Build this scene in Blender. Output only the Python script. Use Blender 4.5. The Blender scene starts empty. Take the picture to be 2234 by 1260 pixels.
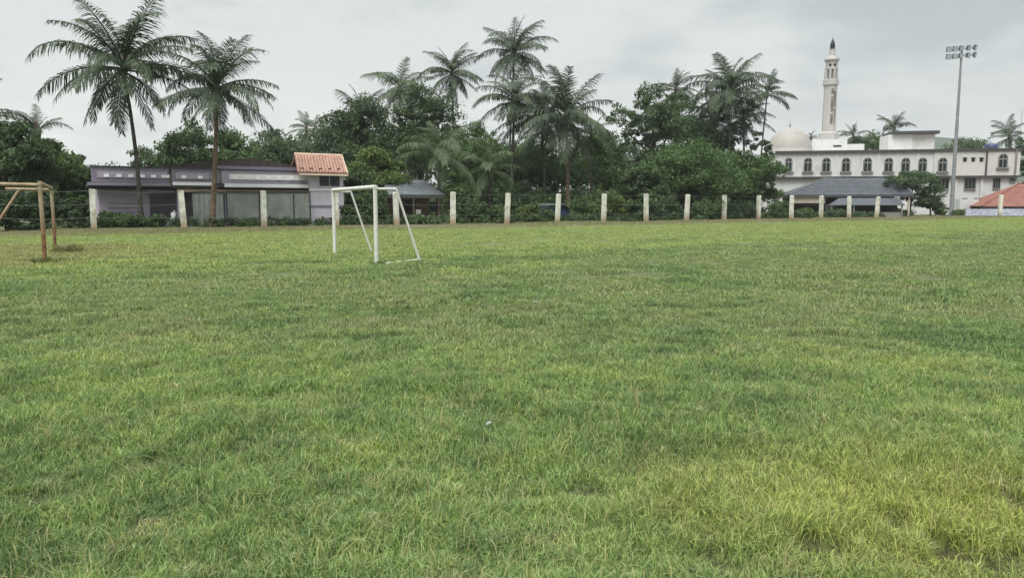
import bpy, math, random
import numpy as np
from mathutils import Vector, Matrix

R = math.radians
scene = bpy.context.scene
COL = scene.collection

# ------------------------------------------------------------------ camera
HC, F = 1.55, 1650.0
PITCH = math.atan(185.0 / 1650.0)
SP, CP = math.sin(PITCH), math.cos(PITCH)
cam_d = bpy.data.cameras.new("camera")
cam_d.sensor_width = 36.0
cam_d.lens = 36.0 * F / 2234.0
cam_d.clip_start, cam_d.clip_end = 0.1, 5000.0
cam = bpy.data.objects.new("camera", cam_d)
cam.location = (0, 0, HC)
cam.rotation_euler = (math.pi / 2 - PITCH, 0, 0)
COL.objects.link(cam)
scene.camera = cam

# ------------------------------------------------------------------ sky, sun, exposure
SUN_EL, SUN_AZ = R(62), R(205)          # high, veiled, behind the camera's left shoulder
world = bpy.data.worlds.new("World")
scene.world = world
world.use_nodes = True
wt = world.node_tree
for n in list(wt.nodes):
    wt.nodes.remove(n)


def nd(t, kind, **kw):
    n = t.nodes.new(kind)
    for k, v in kw.items():
        if k == "inp":
            for a, b in v.items():
                n.inputs[a].default_value = b
        else:
            setattr(n, k, v)
    return n


def mth(t, op, a, b=None, c=None, clamp=False):
    n = t.nodes.new("ShaderNodeMath")
    n.operation = op
    n.use_clamp = clamp
    for i, v in enumerate((a, b, c)):
        if v is None:
            continue
        if isinstance(v, (int, float)):
            n.inputs[i].default_value = v
        else:
            t.links.new(v, n.inputs[i])
    return n.outputs[0]


def smooth(t, v, lo, hi, a=0.0, b=1.0):
    n = t.nodes.new("ShaderNodeMapRange")
    n.interpolation_type = "SMOOTHSTEP"
    t.links.new(v, n.inputs["Value"])
    n.inputs["From Min"].default_value = lo
    n.inputs["From Max"].default_value = hi
    n.inputs["To Min"].default_value = a
    n.inputs["To Max"].default_value = b
    return n.outputs[0]


def mixc(t, f, a, b, blend="MIX"):
    n = t.nodes.new("ShaderNodeMix")
    n.data_type = "RGBA"
    n.blend_type = blend
    for i, v in ((0, f), (6, a), (7, b)):
        if isinstance(v, (int, float)):
            n.inputs[i].default_value = v
        elif isinstance(v, tuple):
            n.inputs[i].default_value = (*v[:3], 1)
        else:
            t.links.new(v, n.inputs[i])
    return n.outputs[2]


def noise(t, vec, scale, detail=4, rough=0.55, dist=0.0):
    n = t.nodes.new("ShaderNodeTexNoise")
    n.inputs["Scale"].default_value = scale
    n.inputs["Detail"].default_value = detail
    n.inputs["Roughness"].default_value = rough
    n.inputs["Distortion"].default_value = dist
    if vec is not None:
        t.links.new(vec, n.inputs["Vector"])
    return n.outputs["Fac"]


sky = nd(wt, "ShaderNodeTexSky", sky_type="NISHITA", sun_disc=False, sun_elevation=SUN_EL,
         sun_rotation=SUN_AZ, air_density=1.0, dust_density=3.0)
tc = nd(wt, "ShaderNodeTexCoord")
mp = nd(wt, "ShaderNodeMapping")
mp.inputs["Scale"].default_value = (1.0, 1.0, 2.6)
mp.inputs["Location"].default_value = (0.35, 0.1, 0.0)
wt.links.new(tc.outputs["Generated"], mp.inputs["Vector"])
sx = nd(wt, "ShaderNodeSeparateXYZ")
wt.links.new(tc.outputs["Generated"], sx.inputs[0])
cl = noise(wt, mp.outputs[0], 1.5, 6, 0.5, 0.5)
cl2 = noise(wt, mp.outputs[0], 5.5, 5, 0.5, 0.2)
clm = mth(wt, "ADD", mth(wt, "MULTIPLY", cl, 0.65), mth(wt, "MULTIPLY", cl2, 0.35))
clf = smooth(wt, clm, 0.42, 0.57)
cloud = mixc(wt, clf, (0.49, 0.535, 0.55), (0.735, 0.765, 0.745))
hz = smooth(wt, sx.outputs["Z"], 0.02, 0.20, 0.95, 0.0)
hzn = mth(wt, "MULTIPLY", hz, smooth(wt, cl2, 0.36, 0.62, 0.45, 1.0))
cloud = mixc(wt, hzn, cloud, (0.87, 0.87, 0.835))
zen = smooth(wt, sx.outputs["Z"], 0.27, 1.0, 1.0, 3.0)      # an overcast sky is brighter towards the zenith
cm = nd(wt, "ShaderNodeVectorMath", operation="SCALE")
wt.links.new(cloud, cm.inputs[0])
wt.links.new(mth(wt, "MULTIPLY", zen, 3.55), cm.inputs["Scale"])
skymix = mixc(wt, 0.97, sky.outputs[0], cm.outputs[0])
bg = nd(wt, "ShaderNodeBackground")
bg.inputs["Strength"].default_value = 0.1
wt.links.new(skymix, bg.inputs["Color"])
wo = nd(wt, "ShaderNodeOutputWorld")
wt.links.new(bg.outputs[0], wo.inputs["Surface"])

sun_d = bpy.data.lights.new("sun", "SUN")
sun_d.energy = 1.5
sun_d.angle = R(40)
sun_d.color = (1.0, 0.98, 0.94)
sun = bpy.data.objects.new("sun", sun_d)
sun_dir = Vector((math.sin(SUN_AZ) * math.cos(SUN_EL), math.cos(SUN_AZ) * math.cos(SUN_EL), math.sin(SUN_EL)))
sun.rotation_euler = sun_dir.to_track_quat("Z", "Y").to_euler()
sun.location = (0, 0, 60)
COL.objects.link(sun)

vs = scene.view_settings
vs.view_transform = "Standard"
vs.look = "None"
vs.exposure = 1.5
vs.gamma = 1.0
vs.use_curve_mapping = False
cy = scene.cycles
cy.max_bounces = 6
cy.diffuse_bounces = 3
cy.glossy_bounces = 2
cy.transmission_bounces = 4
cy.transparent_max_bounces = 8
cy.volume_bounces = 0
cy.use_denoising = True
cy.denoiser = "OPENIMAGEDENOISE"
cy.denoising_input_passes = "RGB_ALBEDO_NORMAL"
cy.denoising_prefilter = "ACCURATE"
cy.caustics_reflective = False
cy.caustics_refractive = False

# ------------------------------------------------------------------ photograph geometry -> metres
def xat(px, Y, Z=0.0):
    return (px - 1117.0) / F * (Y * CP - (Z - HC) * SP)


def zat(py, Y):
    m = (630.0 - py) / F
    return HC + Y * (m * CP - SP) / (CP + m * SP)


class Line:
    """A straight line on the ground (a facade, a fence) with u along it and s square to it, away from the camera."""

    def __init__(s, x0, y0, x1, y1):
        s.p = (x0, y0)
        L = math.hypot(x1 - x0, y1 - y0)
        s.d = ((x1 - x0) / L, (y1 - y0) / L)
        s.n = (-s.d[1], s.d[0])
        s.ang = math.atan2(s.d[1], s.d[0])
        s.L = L

    def xy(s, u, off=0.0):
        return (s.p[0] + u * s.d[0] + off * s.n[0], s.p[1] + u * s.d[1] + off * s.n[1])

    def u(s, px, off=0.0, z=1.0):
        k = (px - 1117.0) / F
        X0, Y0 = s.p[0] + off * s.n[0], s.p[1] + off * s.n[1]
        return (k * (Y0 * CP - (z - HC) * SP) - X0) / (s.d[0] - k * s.d[1] * CP)

    def z(s, py, px, off=0.0):
        return zat(py, s.xy(s.u(px, off), off)[1])


FENCE = Line(-25.7, 46.5, 42.3, 88.0)
FN, FP = FENCE.n, FENCE.p
FN0 = FN[0] * FP[0] + FN[1] * FP[1]

rng = np.random.default_rng(7)


class VNoise:
    def __init__(s, seed):
        s.g = np.random.default_rng(seed).random((256, 256))

    def __call__(s, x, y):
        xi, yi = np.floor(x).astype(int), np.floor(y).astype(int)
        fx, fy = x - xi, y - yi
        fx, fy = fx * fx * (3 - 2 * fx), fy * fy * (3 - 2 * fy)
        g = lambda a, b: s.g[a % 256, b % 256]
        return (g(xi, yi) * (1 - fx) + g(xi + 1, yi) * fx) * (1 - fy) + (g(xi, yi + 1) * (1 - fx) + g(xi + 1, yi + 1) * fx) * fy


VN1, VN2, VN3 = VNoise(1), VNoise(2), VNoise(3)
HOLES = [(xat(px, Y), Y, r) for px, Y, r in
         ((2075, 3.42, .13), (1790, 3.40, .10), (2120, 3.30, .09), (1760, 3.35, .07), (2215, 3.95, .12), (2150, 4.0, .06),
          (2185, 3.25, .12), (1560, 3.2, .10), (1270, 4.15, .10), (525, 4.9, .11), (880, 4.0, .11), (2000, 4.4, .08), (340, 4.6, .13), (1950, 3.7, .12), (60, 4.0, .12))]


def hole(x, y):
    h = np.zeros_like(x)
    for hx, hy, r in HOLES:
        d = np.hypot(x - hx, (y - hy)) / r + (VN2(x * 14, y * 14) - .5) * .9
        h = np.maximum(h, np.clip(1.35 - d, 0, 1))
    return h


def ground_h(x, y):
    h = (VN1(x * .45, y * .45) - .5) * .10 + (VN2(x * 1.5 + 9, y * 1.5) - .5) * .05 + (VN3(x * .09, y * .09) - .5) * .10
    h = h * np.clip((y - 1) / 2, 0, 1)
    return h - .09 * hole(x, y)


def gh(x, y):
    return float(ground_h(np.array([x], float), np.array([y], float))[0])


# ------------------------------------------------------------------ materials
def mat(name):
    m = bpy.data.materials.new(name)
    m.use_nodes = True
    t = m.node_tree
    for n in list(t.nodes):
        t.nodes.remove(n)
    o = t.nodes.new("ShaderNodeOutputMaterial")
    return m, t, o


def principled(t, o, rough=0.7, metal=0.0, spec=0.3):
    p = t.nodes.new("ShaderNodeBsdfPrincipled")
    p.inputs["Roughness"].default_value = rough
    p.inputs["Metallic"].default_value = metal
    p.inputs["Specular IOR Level"].default_value = spec
    t.links.new(p.outputs[0], o.inputs["Surface"])
    return p


def bump(t, p, h, strength=0.3, dist=0.02):
    b = t.nodes.new("ShaderNodeBump")
    b.inputs["Strength"].default_value = strength
    b.inputs["Distance"].default_value = dist
    t.links.new(h, b.inputs["Height"])
    t.links.new(b.outputs[0], p.inputs["Normal"])


def pos(t):
    return t.nodes.new("ShaderNodeNewGeometry").outputs["Position"]


def painted(name, col, dirt=(0.16, 0.15, 0.13), amount=0.5, rough=0.75, scale=0.9, streak=True):
    """Weathered paint: base colour with blotches and vertical rain streaks."""
    m, t, o = mat(name)
    p = principled(t, o, rough)
    P = pos(t)
    n1 = noise(t, P, scale, 6, 0.65)
    f = smooth(t, n1, 0.48, 0.78, 0, amount)
    if streak:
        v = nd(t, "ShaderNodeMapping")
        v.inputs["Scale"].default_value = (1.6, 1.6, 0.14)
        t.links.new(P, v.inputs["Vector"])
        n2 = noise(t, v.outputs[0], 1.2, 5, 0.6)
        f = mth(t, "MAXIMUM", f, smooth(t, n2, 0.52, 0.80, 0, amount))
    n3 = noise(t, P, 2.2, 3)
    c = mixc(t, f, col, dirt)
    c = mixc(t, smooth(t, n3, .3, .7, 0, .15), c, tuple(v * .85 for v in col))
    t.links.new(c, p.inputs["Base Color"])
    bump(t, p, n3, .15, .01)
    return m


def plain(name, col, rough=0.6, metal=0.0, spec=0.3, var=0.25, scale=4.0):
    m, t, o = mat(name)
    p = principled(t, o, rough, metal, spec)
    n1 = noise(t, pos(t), scale, 4)
    c = mixc(t, smooth(t, n1, .3, .7), tuple(v * (1 - var) for v in col), tuple(min(1, v * (1 + var)) for v in col))
    t.links.new(c, p.inputs["Base Color"])
    return m


def leaf_mat(name, dark, light, trans=0.28, spec=0.16, rough=0.55):
    m, t, o = mat(name)
    a = nd(t, "ShaderNodeAttribute", attribute_name="tone")
    oi = nd(t, "ShaderNodeObjectInfo")
    f = mth(t, "ADD", mth(t, "MULTIPLY", a.outputs["Fac"], 0.8), mth(t, "MULTIPLY", oi.outputs["Random"], 0.2))
    c = mixc(t, f, dark, light)
    c = mixc(t, smooth(t, noise(t, pos(t), .45, 3), .35, .68, 0, .5), c, tuple(v * 1.25 for v in light))
    p = t.nodes.new("ShaderNodeBsdfPrincipled")
    p.inputs["Roughness"].default_value = rough
    p.inputs["Specular IOR Level"].default_value = spec
    t.links.new(c, p.inputs["Base Color"])
    tr = t.nodes.new("ShaderNodeBsdfTranslucent")
    t.links.new(mixc(t, 1.0, c, (1.0, 1.1, .55), "MULTIPLY"), tr.inputs["Color"])
    mx = t.nodes.new("ShaderNodeMixShader")
    mx.inputs[0].default_value = trans
    t.links.new(p.outputs[0], mx.inputs[1])
    t.links.new(tr.outputs[0], mx.inputs[2])
    t.links.new(mx.outputs[0], o.inputs["Surface"])
    return m


def field_colour(t):
    """Colour of the turf by place on the field: patches of lush, yellowing, dull and dry grass."""
    P = pos(t)
    s3 = nd(t, "ShaderNodeSeparateXYZ")
    t.links.new(P, s3.inputs[0])
    X, Y = s3.outputs["X"], s3.outputs["Y"]
    xy = nd(t, "ShaderNodeCombineXYZ")
    t.links.new(X, xy.inputs[0])
    t.links.new(Y, xy.inputs[1])
    v = xy.outputs[0]
    n0 = noise(t, v, 0.10, 3, .5)
    n1 = noise(t, v, 0.42, 5, .6, .4)
    n2 = noise(t, v, 1.7, 5, .6, .3)
    n3 = noise(t, v, 7.0, 4, .6)
    s = mth(t, "SUBTRACT", mth(t, "ADD", mth(t, "MULTIPLY", X, FN[0]), mth(t, "MULTIPLY", Y, FN[1])), FN0)
    swob = mth(t, "ADD", s, mth(t, "MULTIPLY", mth(t, "SUBTRACT", n0, .5), 5.0))
    swob = mth(t, "ADD", swob, mth(t, "MULTIPLY", mth(t, "SUBTRACT", n1, .5), 5.0))
    mixn = mth(t, "ADD", mth(t, "ADD", mth(t, "MULTIPLY", n1, .45), mth(t, "MULTIPLY", n2, .35)), mth(t, "MULTIPLY", n3, .2))
    dark, mid, lime = (.098, .145, .064), (.165, .228, .090), (.26, .305, .105)
    olive, straw = (.175, .185, .108), (.31, .275, .165)
    c = mixc(t, smooth(t, mixn, .40, .52), dark, mid)
    c = mixc(t, smooth(t, mixn, .50, .64), c, lime)
    # dull olive belt across the middle of the field
    s2 = mth(t, "SUBTRACT", mth(t, "SUBTRACT", Y, mth(t, "MULTIPLY", X, .7)), 21.0)
    s2 = mth(t, "ADD", s2, mth(t, "MULTIPLY", mth(t, "SUBTRACT", n1, .5), 22.0))
    s2 = mth(t, "ADD", s2, mth(t, "MULTIPLY", mth(t, "SUBTRACT", n0, .5), 26.0))
    belt = mth(t, "MULTIPLY", smooth(t, s2, -4, 5, 1, 0), smooth(t, Y, 6, 10))
    c = mixc(t, mth(t, "MULTIPLY", belt, smooth(t, n1, .35, .65, .1, .75)), c, olive)
    # yellow-green belt nearer the fence
    yb = smooth(t, s2, -3, 7)
    c = mixc(t, mth(t, "MULTIPLY", yb, smooth(t, n2, .35, .6, .35, .9)), c, (.238, .268, .112))
    # dry brownish strip along the fence
    c = mixc(t, smooth(t, swob, -12, -7, 0, .95), c, (.175, .165, .100))
    # worn ground round the rusty goal
    dg = nd(t, "ShaderNodeVectorMath", operation="DISTANCE")
    t.links.new(v, dg.inputs[0])
    dg.inputs[1].default_value = (-17.0, 23.0, 0)
    c = mixc(t, smooth(t, mth(t, "ADD", dg.outputs["Value"], mth(t, "MULTIPLY", n1, 6)), 6, 11, .75, 0), c, (.23, .205, .115))
    # lush yellow patch in the near right corner
    el = nd(t, "ShaderNodeVectorMath", operation="DISTANCE")
    sc = nd(t, "ShaderNodeVectorMath", operation="MULTIPLY")
    t.links.new(v, sc.inputs[0])
    sc.inputs[1].default_value = (.62, .85, 0)
    t.links.new(sc.outputs[0], el.inputs[0])
    el.inputs[1].default_value = (2.1 * .62, 3.9 * .85, 0)
    lw = mth(t, "ADD", el.outputs["Value"], mth(t, "MULTIPLY", mth(t, "SUBTRACT", n2, .5), 1.1))
    c = mixc(t, smooth(t, lw, .15, 1.35, .75, 0), c, (.285, .300, .090))
    # straw flecks
    c = mixc(t, smooth(t, noise(t, v, 2.3, 6, .72), .54, .70, 0, .7), c, straw)
    return c, n3


def turf_mat():
    m, t, o = mat("turf_soil")
    p = principled(t, o, .95, 0, .1)
    c, n3 = field_colour(t)
    P = pos(t)
    fine = noise(t, P, 34.0, 3, .7)
    mid = noise(t, P, 11.0, 4, .7)
    c = mixc(t, smooth(t, fine, .35, .62, .75, 0), c, (.045, .050, .025))
    c = mixc(t, smooth(t, mid, .38, .60, .45, 0), c, (.045, .055, .025))
    c = mixc(t, nd(t, "ShaderNodeAttribute", attribute_name="bare").outputs["Fac"], c, (.035, .030, .020))
    t.links.new(c, p.inputs["Base Color"])
    bump(t, p, fine, .9, .05)
    return m


def blade_mat():
    m, t, o = mat("grass_blade")
    c, _ = field_colour(t)
    a = nd(t, "ShaderNodeAttribute", attribute_name="tone")
    f = a.outputs["Fac"]
    c = mixc(t, smooth(t, f, 0, 1, .0, 1.0), mixc(t, 1.0, c, (.52, .58, .60), "MULTIPLY"), mixc(t, 1.0, c, (2.15, 2.1, 2.05), "MULTIPLY"))
    c = mixc(t, smooth(t, f, .93, .96, 0, .8), c, (.33, .29, .15))
    p = t.nodes.new("ShaderNodeBsdfPrincipled")
    p.inputs["Roughness"].default_value = .5
    p.inputs["Specular IOR Level"].default_value = .22
    t.links.new(c, p.inputs["Base Color"])
    tr = t.nodes.new("ShaderNodeBsdfTranslucent")
    t.links.new(mixc(t, 1.0, c, (1.1, 1.2, .6), "MULTIPLY"), tr.inputs["Color"])
    mx = t.nodes.new("ShaderNodeMixShader")
    mx.inputs[0].default_value = .38
    t.links.new(p.outputs[0], mx.inputs[1])
    t.links.new(tr.outputs[0], mx.inputs[2])
    t.links.new(mx.outputs[0], o.inputs["Surface"])
    return m


def bark_mat(name, a, b, ring=7.0):
    m, t, o = mat(name)
    p = principled(t, o, .9, 0, .15)
    P = pos(t)
    v = nd(t, "ShaderNodeMapping")
    v.inputs["Scale"].default_value = (2.0, 2.0, ring)
    t.links.new(P, v.inputs["Vector"])
    n1 = noise(t, v.outputs[0], 1.2, 5, .6)
    t.links.new(mixc(t, smooth(t, n1, .3, .7), a, b), p.inputs["Base Color"])
    bump(t, p, n1, .6, .05)
    return m


def rust_mat():
    m, t, o = mat("rusty_iron")
    p = principled(t, o, .8, 0, .25)
    P = pos(t)
    s3 = nd(t, "ShaderNodeSeparateXYZ")
    t.links.new(P, s3.inputs[0])
    n1 = noise(t, P, 5.0, 6, .7)
    low = smooth(t, mth(t, "ADD", s3.outputs["Z"], mth(t, "MULTIPLY", n1, 1.6)), 1.2, 2.4, 1, .12)
    c = mixc(t, smooth(t, n1, .35, .62), (.38, .335, .235), (.25, .18, .11))
    c = mixc(t, low, c, mixc(t, smooth(t, n1, .4, .6), (.13, .06, .033), (.22, .115, .06)))
    t.links.new(c, p.inputs["Base Color"])
    bump(t, p, n1, .4, .01)
    return m


def post_mat():
    m, t, o = mat("limewashed_concrete")
    p = principled(t, o, .85, 0, .15)
    P = pos(t)
    s3 = nd(t, "ShaderNodeSeparateXYZ")
    t.links.new(P, s3.inputs[0])
    n1 = noise(t, P, 2.2, 6, .7)
    oi = nd(t, "ShaderNodeObjectInfo").outputs["Random"]
    c = mixc(t, mth(t, "MULTIPLY", smooth(t, n1, .40, .66), mth(t, "ADD", .35, mth(t, "MULTIPLY", oi, .65))), (.64, .645, .56), (.30, .29, .21))
    foot = smooth(t, mth(t, "ADD", s3.outputs["Z"], mth(t, "MULTIPLY", mth(t, "SUBTRACT", n1, .5), 1.6)), .1, .8, .85, 0)
    c = mixc(t, foot, c, (.30, .21, .12))
    t.links.new(c, p.inputs["Base Color"])
    bump(t, p, n1, .3, .02)
    return m


def sheet_mat(name, a, b, sc=1.2):
    m, t, o = mat(name)
    p = principled(t, o, .6, 0, .35)
    P = pos(t)
    n1 = noise(t, P, sc, 6, .65)
    n2 = noise(t, P, 7.0, 4, .6)
    c = mixc(t, smooth(t, n1, .32, .68), a, b)
    c = mixc(t, smooth(t, n2, .5, .75, 0, .4), c, tuple(v * .55 for v in a))
    t.links.new(c, p.inputs["Base Color"])
    return m


M = {}
M["turf"] = turf_mat()
M["blade"] = blade_mat()
M["bark"] = bark_mat("palm_bark", (.035, .030, .026), (.10, .088, .075))
M["bark_brown"] = bark_mat("brown_bark", (.075, .055, .038), (.16, .12, .085), 3.0)
M["wood"] = bark_mat("tree_bark", (.045, .038, .030), (.11, .09, .07), 1.0)
M["frond"] = leaf_mat("palm_leaf", (.018, .031, .018), (.062, .090, .046), .18, .22, .5)
M["frond_light"] = leaf_mat("pale_palm_leaf", (.030, .052, .027), (.090, .126, .060), .28, .28, .48)
M["frond_dry"] = leaf_mat("dry_palm_leaf", (.10, .08, .05), (.20, .16, .10), .2, .3, .6)
M["dark"] = leaf_mat("dark_leaf", (.020, .037, .021), (.088, .135, .060), .26, .16, .55)
M["mid"] = leaf_mat("green_leaf", (.026, .052, .024), (.115, .178, .070))
M["light"] = leaf_mat("pale_leaf", (.060, .095, .034), (.130, .175, .060))
M["grey"] = leaf_mat("greyish_leaf", (.032, .054, .032), (.105, .150, .080))
M["post"] = post_mat()
M["white"] = painted("white_goal_paint", (.58, .58, .55), (.30, .25, .18), .6, .5, 5.0)
M["rust"] = rust_mat()
M["wire"] = plain("grey_wire", (.22, .22, .21), .5, .4)
M["lav"] = painted("lavender_wall", (.39, .35, .42), (.23, .21, .24), .45)
M["lav_light"] = painted("pale_lavender_wall", (.55, .515, .575), (.32, .30, .33), .45)
M["lav_dark"] = painted("dull_purple_band", (.24, .21, .265), (.12, .11, .13), .45)
M["white_block"] = plain("white_block", (.88, .88, .89), .7, var=.08)
M["coping"] = painted("stained_coping", (.075, .07, .085), (.03, .03, .035), .5)
M["pale_edge"] = painted("pale_ledge_paint", (.80, .79, .80), (.5, .5, .5), .2)
M["brown_roof"] = plain("dark_roof_tile", (.060, .048, .044), .8)
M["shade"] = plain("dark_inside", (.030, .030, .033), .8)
M["brown_eave"] = painted("brown_eave_board", (.27, .20, .14), (.1, .08, .06), .5)
M["terra"] = sheet_mat("terracotta", (.25, .13, .092), (.34, .20, .15), 1.6)
M["terra_red"] = sheet_mat("red_tile", (.17, .066, .048), (.22, .095, .07), 1.0)
M["terra_edge"] = painted("cream_tile_edge", (.62, .50, .40), (.3, .2, .15), .4)
M["glass"] = plain("dark_glass", (.012, .020, .021), .2, 0, .3)
M["sheet_green"] = sheet_mat("dull_green_sheet", (.185, .20, .185), (.265, .28, .26))
M["tin"] = sheet_mat("weathered_tin", (.085, .10, .105), (.14, .155, .165))
M["slate"] = sheet_mat("slate_sheet", (.042, .049, .058), (.068, .077, .089), 2.0)
M["brick"] = painted("brown_house_wall", (.12, .085, .06), (.05, .04, .035), .6)
M["cream"] = painted("cream_wall", (.46, .41, .34), (.22, .20, .17), .5)
M["minaret"] = painted("grey_white_minaret", (.40, .385, .37), (.24, .23, .22), .4, .8, .8)
M["mosque"] = painted("white_mosque_wall", (.55, .555, .55), (.24, .235, .225), .55, .8, .5)
M["mosque_warm"] = painted("pinkish_white_wall", (.51, .495, .48), (.24, .23, .215), .6, .8, .6)
M["mosque_edge"] = painted("mouldy_parapet", (.06, .057, .057), (.025, .025, .025), .6)
M["dome"] = plain("cream_dome", (.285, .27, .245), .6, var=.06, scale=1.0)
M["window_grey"] = painted("grey_window_frame", (.20, .195, .185), (.10, .095, .09), .4)
M["brown_tile"] = plain("brown_stained_tile", (.17, .145, .125), .8, var=.35, scale=1.5)
M["black"] = plain("black_paint", (.02, .022, .022), .5)
M["steel"] = plain("galvanised_steel", (.24, .25, .26), .55, .3, .3)
M["lamp_glass"] = plain("floodlight_glass", (.42, .46, .52), .15, 0, .6, .1)
M["lamp_body"] = plain("floodlight_body", (.10, .11, .13), .5)
M["bluetank"] = plain("blue_plastic", (.03, .045, .10), .4)
M["tarp"] = plain("pale_blue_tarp", (.40, .42, .50), .5)
M["hill"] = leaf_mat("hill_forest", (.030, .052, .030), (.07, .10, .055))
M["soil"] = plain("soil", (.06, .05, .035), .95)
M["scooter"] = plain("pale_grey_enamel", (.48, .50, .50), .3, 0, .5, .1)
M["rubber"] = plain("rubber", (.02, .02, .02), .8)
M["car"] = plain("dark_blue_enamel", (.03, .045, .11), .3, .2, .5, .1)
M["chrome"] = plain("pale_trim", (.52, .56, .64), .3, .3, .5, .1)
M["paper"] = plain("white_paper", (.34, .36, .35), .8, var=.05)


# ------------------------------------------------------------------ building helpers
def link(name, me, parent=None, material=None):
    o = bpy.data.objects.new(name, me)
    COL.objects.link(o)
    if parent is not None:
        o.parent = parent
    if material is not None and me is not None and len(me.materials) == 0:
        me.materials.append(material)
    return o


def tag(o, label=None, cat=None, group=None, kind=None):
    if label:
        o["label"] = label
    if cat:
        o["category"] = cat
    if group:
        o["group"] = group
    if kind:
        o["kind"] = kind
    return o


def empty(name, loc, rz=0.0, label=None, cat=None, group=None):
    o = bpy.data.objects.new(name, None)
    o.empty_display_size = .3
    o.location = loc
    o.rotation_euler = (0, 0, rz)
    COL.objects.link(o)
    return tag(o, label, cat, group)


def npmesh(name, V, faces, smooth_=False, attrs=None):
    """V (n,3); faces: list of (m,k) int arrays."""
    me = bpy.data.meshes.new(name)
    V = np.asarray(V, np.float32)
    me.vertices.add(len(V))
    me.vertices.foreach_set("co", V.ravel())
    tot = [np.asarray(f, np.int32) for f in faces if len(f)]
    loops = np.concatenate([f.ravel() for f in tot])
    sizes = np.concatenate([np.full(len(f), f.shape[1], np.int32) for f in tot])
    starts = np.concatenate([[0], np.cumsum(sizes)[:-1]]).astype(np.int32)
    me.loops.add(len(loops))
    me.loops.foreach_set("vertex_index", loops)
    me.polygons.add(len(sizes))
    me.polygons.foreach_set("loop_start", starts)
    me.polygons.foreach_set("loop_total", sizes)
    me.polygons.foreach_set("use_smooth", np.full(len(sizes), bool(smooth_)))
    for k, v in (attrs or {}).items():
        a = me.attributes.new(k, "FLOAT", "POINT")
        a.data.foreach_set("value", np.asarray(v, np.float32))
    me.update(calc_edges=True)
    return me


class MB:
    def __init__(s):
        s.v, s.q, s.t = [], [], []

    def add(s, verts, faces):
        o = len(s.v)
        s.v.extend([tuple(v) for v in verts])
        for f in faces:
            f = [i + o for i in f]
            if len(f) == 4:
                s.q.append(f)
            elif len(f) == 3:
                s.t.append(f)
            else:
                for i in range(1, len(f) - 1):
                    s.t.append([f[0], f[i], f[i + 1]])
        return s

    def box(s, x0, x1, y0, y1, z0, z1, top=1.0):
        cx, cy_ = (x0 + x1) / 2, (y0 + y1) / 2
        a = [(x0, y0, z0), (x1, y0, z0), (x1, y1, z0), (x0, y1, z0)]
        b = [(cx + (x - cx) * top, cy_ + (y - cy_) * top, z1) for x, y, _ in a]
        return s.add(a + b, [(0, 3, 2, 1), (4, 5, 6, 7), (0, 1, 5, 4), (1, 2, 6, 5), (2, 3, 7, 6), (3, 0, 4, 7)])

    def tube(s, pts, rad, n=8, cap=True):
        pts = [Vector(p) for p in pts]
        if isinstance(rad, (int, float)):
            rad = [rad] * len(pts)
        o = len(s.v)
        ref = None
        for i, p in enumerate(pts):
            d = (pts[min(i + 1, len(pts) - 1)] - pts[max(i - 1, 0)]).normalized()
            if ref is None:
                ref = Vector((1, 0, 0)) if abs(d.x) < .8 else Vector((0, 1, 0))
            a = d.cross(ref).normalized()
            b = d.cross(a)
            ref = -b.cross(d) if False else ref
            for k in range(n):
                w = 2 * math.pi * k / n
                s.v.append(tuple(p + (a * math.cos(w) + b * math.sin(w)) * rad[i]))
        for i in range(len(pts) - 1):
            for k in range(n):
                k2 = (k + 1) % n
                s.q.append([o + i * n + k, o + i * n + k2, o + (i + 1) * n + k2, o + (i + 1) * n + k])
        if cap:
            for base, flip in ((0, True), ((len(pts) - 1) * n, False)):
                c = len(s.v)
                s.v.extend(s.v[o + base:o + base + n])
                for k in range(1, n - 1):
                    s.t.append([c, c + k + 1, c + k] if flip else [c, c + k, c + k + 1])
        return s

    def lathe(s, prof, n=16, cx=0, cy=0):
        o = len(s.v)
        for r, z in prof:
            for k in range(n):
                w = 2 * math.pi * (k + .5) / n
                s.v.append((cx + r * math.cos(w), cy + r * math.sin(w), z))
        for i in range(len(prof) - 1):
            for k in range(n):
                k2 = (k + 1) % n
                s.q.append([o + i * n + k, o + i * n + k2, o + (i + 1) * n + k2, o + (i + 1) * n + k])
        for base, flip in ((0, True), ((len(prof) - 1) * n, False)):
            c = len(s.v)
            s.v.extend(s.v[o + base:o + base + n])
            for k in range(1, n - 1):
                s.t.append([c, c + k + 1, c + k] if flip else [c, c + k, c + k + 1])
        return s

    def prism(s, pts, y0, y1):
        """Closed outline in the x,z plane pushed from y0 to y1."""
        n = len(pts)
        a = [(x, y0, z) for x, z in pts] + [(x, y1, z) for x, z in pts]
        f = [tuple(range(n)), tuple(range(2 * n - 1, n - 1, -1))]
        f += [(i, i + n, (i + 1) % n + n, (i + 1) % n) for i in range(n)]
        return s.add(a, f)

    def mesh(s, name, smooth_=False):
        fs = []
        if s.q:
            fs.append(np.array(s.q))
        if s.t:
            fs.append(np.array(s.t))
        me = npmesh(name, np.array(s.v), fs, smooth_)
        return me

    def build(s, name, material, parent=None, smooth_=False, loc=None):
        o = link(name, s.mesh(name, smooth_), parent, material)
        if loc is not None:
            o.location = loc
        return o


def B(*a, **k):
    return MB().box(*a, **k)


# ------------------------------------------------------------------ ground
def grid_axis(lim, near, k):
    a = [0.0]
    st = near
    while a[-1] < lim:
        a.append(a[-1] + st)
        if a[-1] > 6:
            st *= k
    return a


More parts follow.
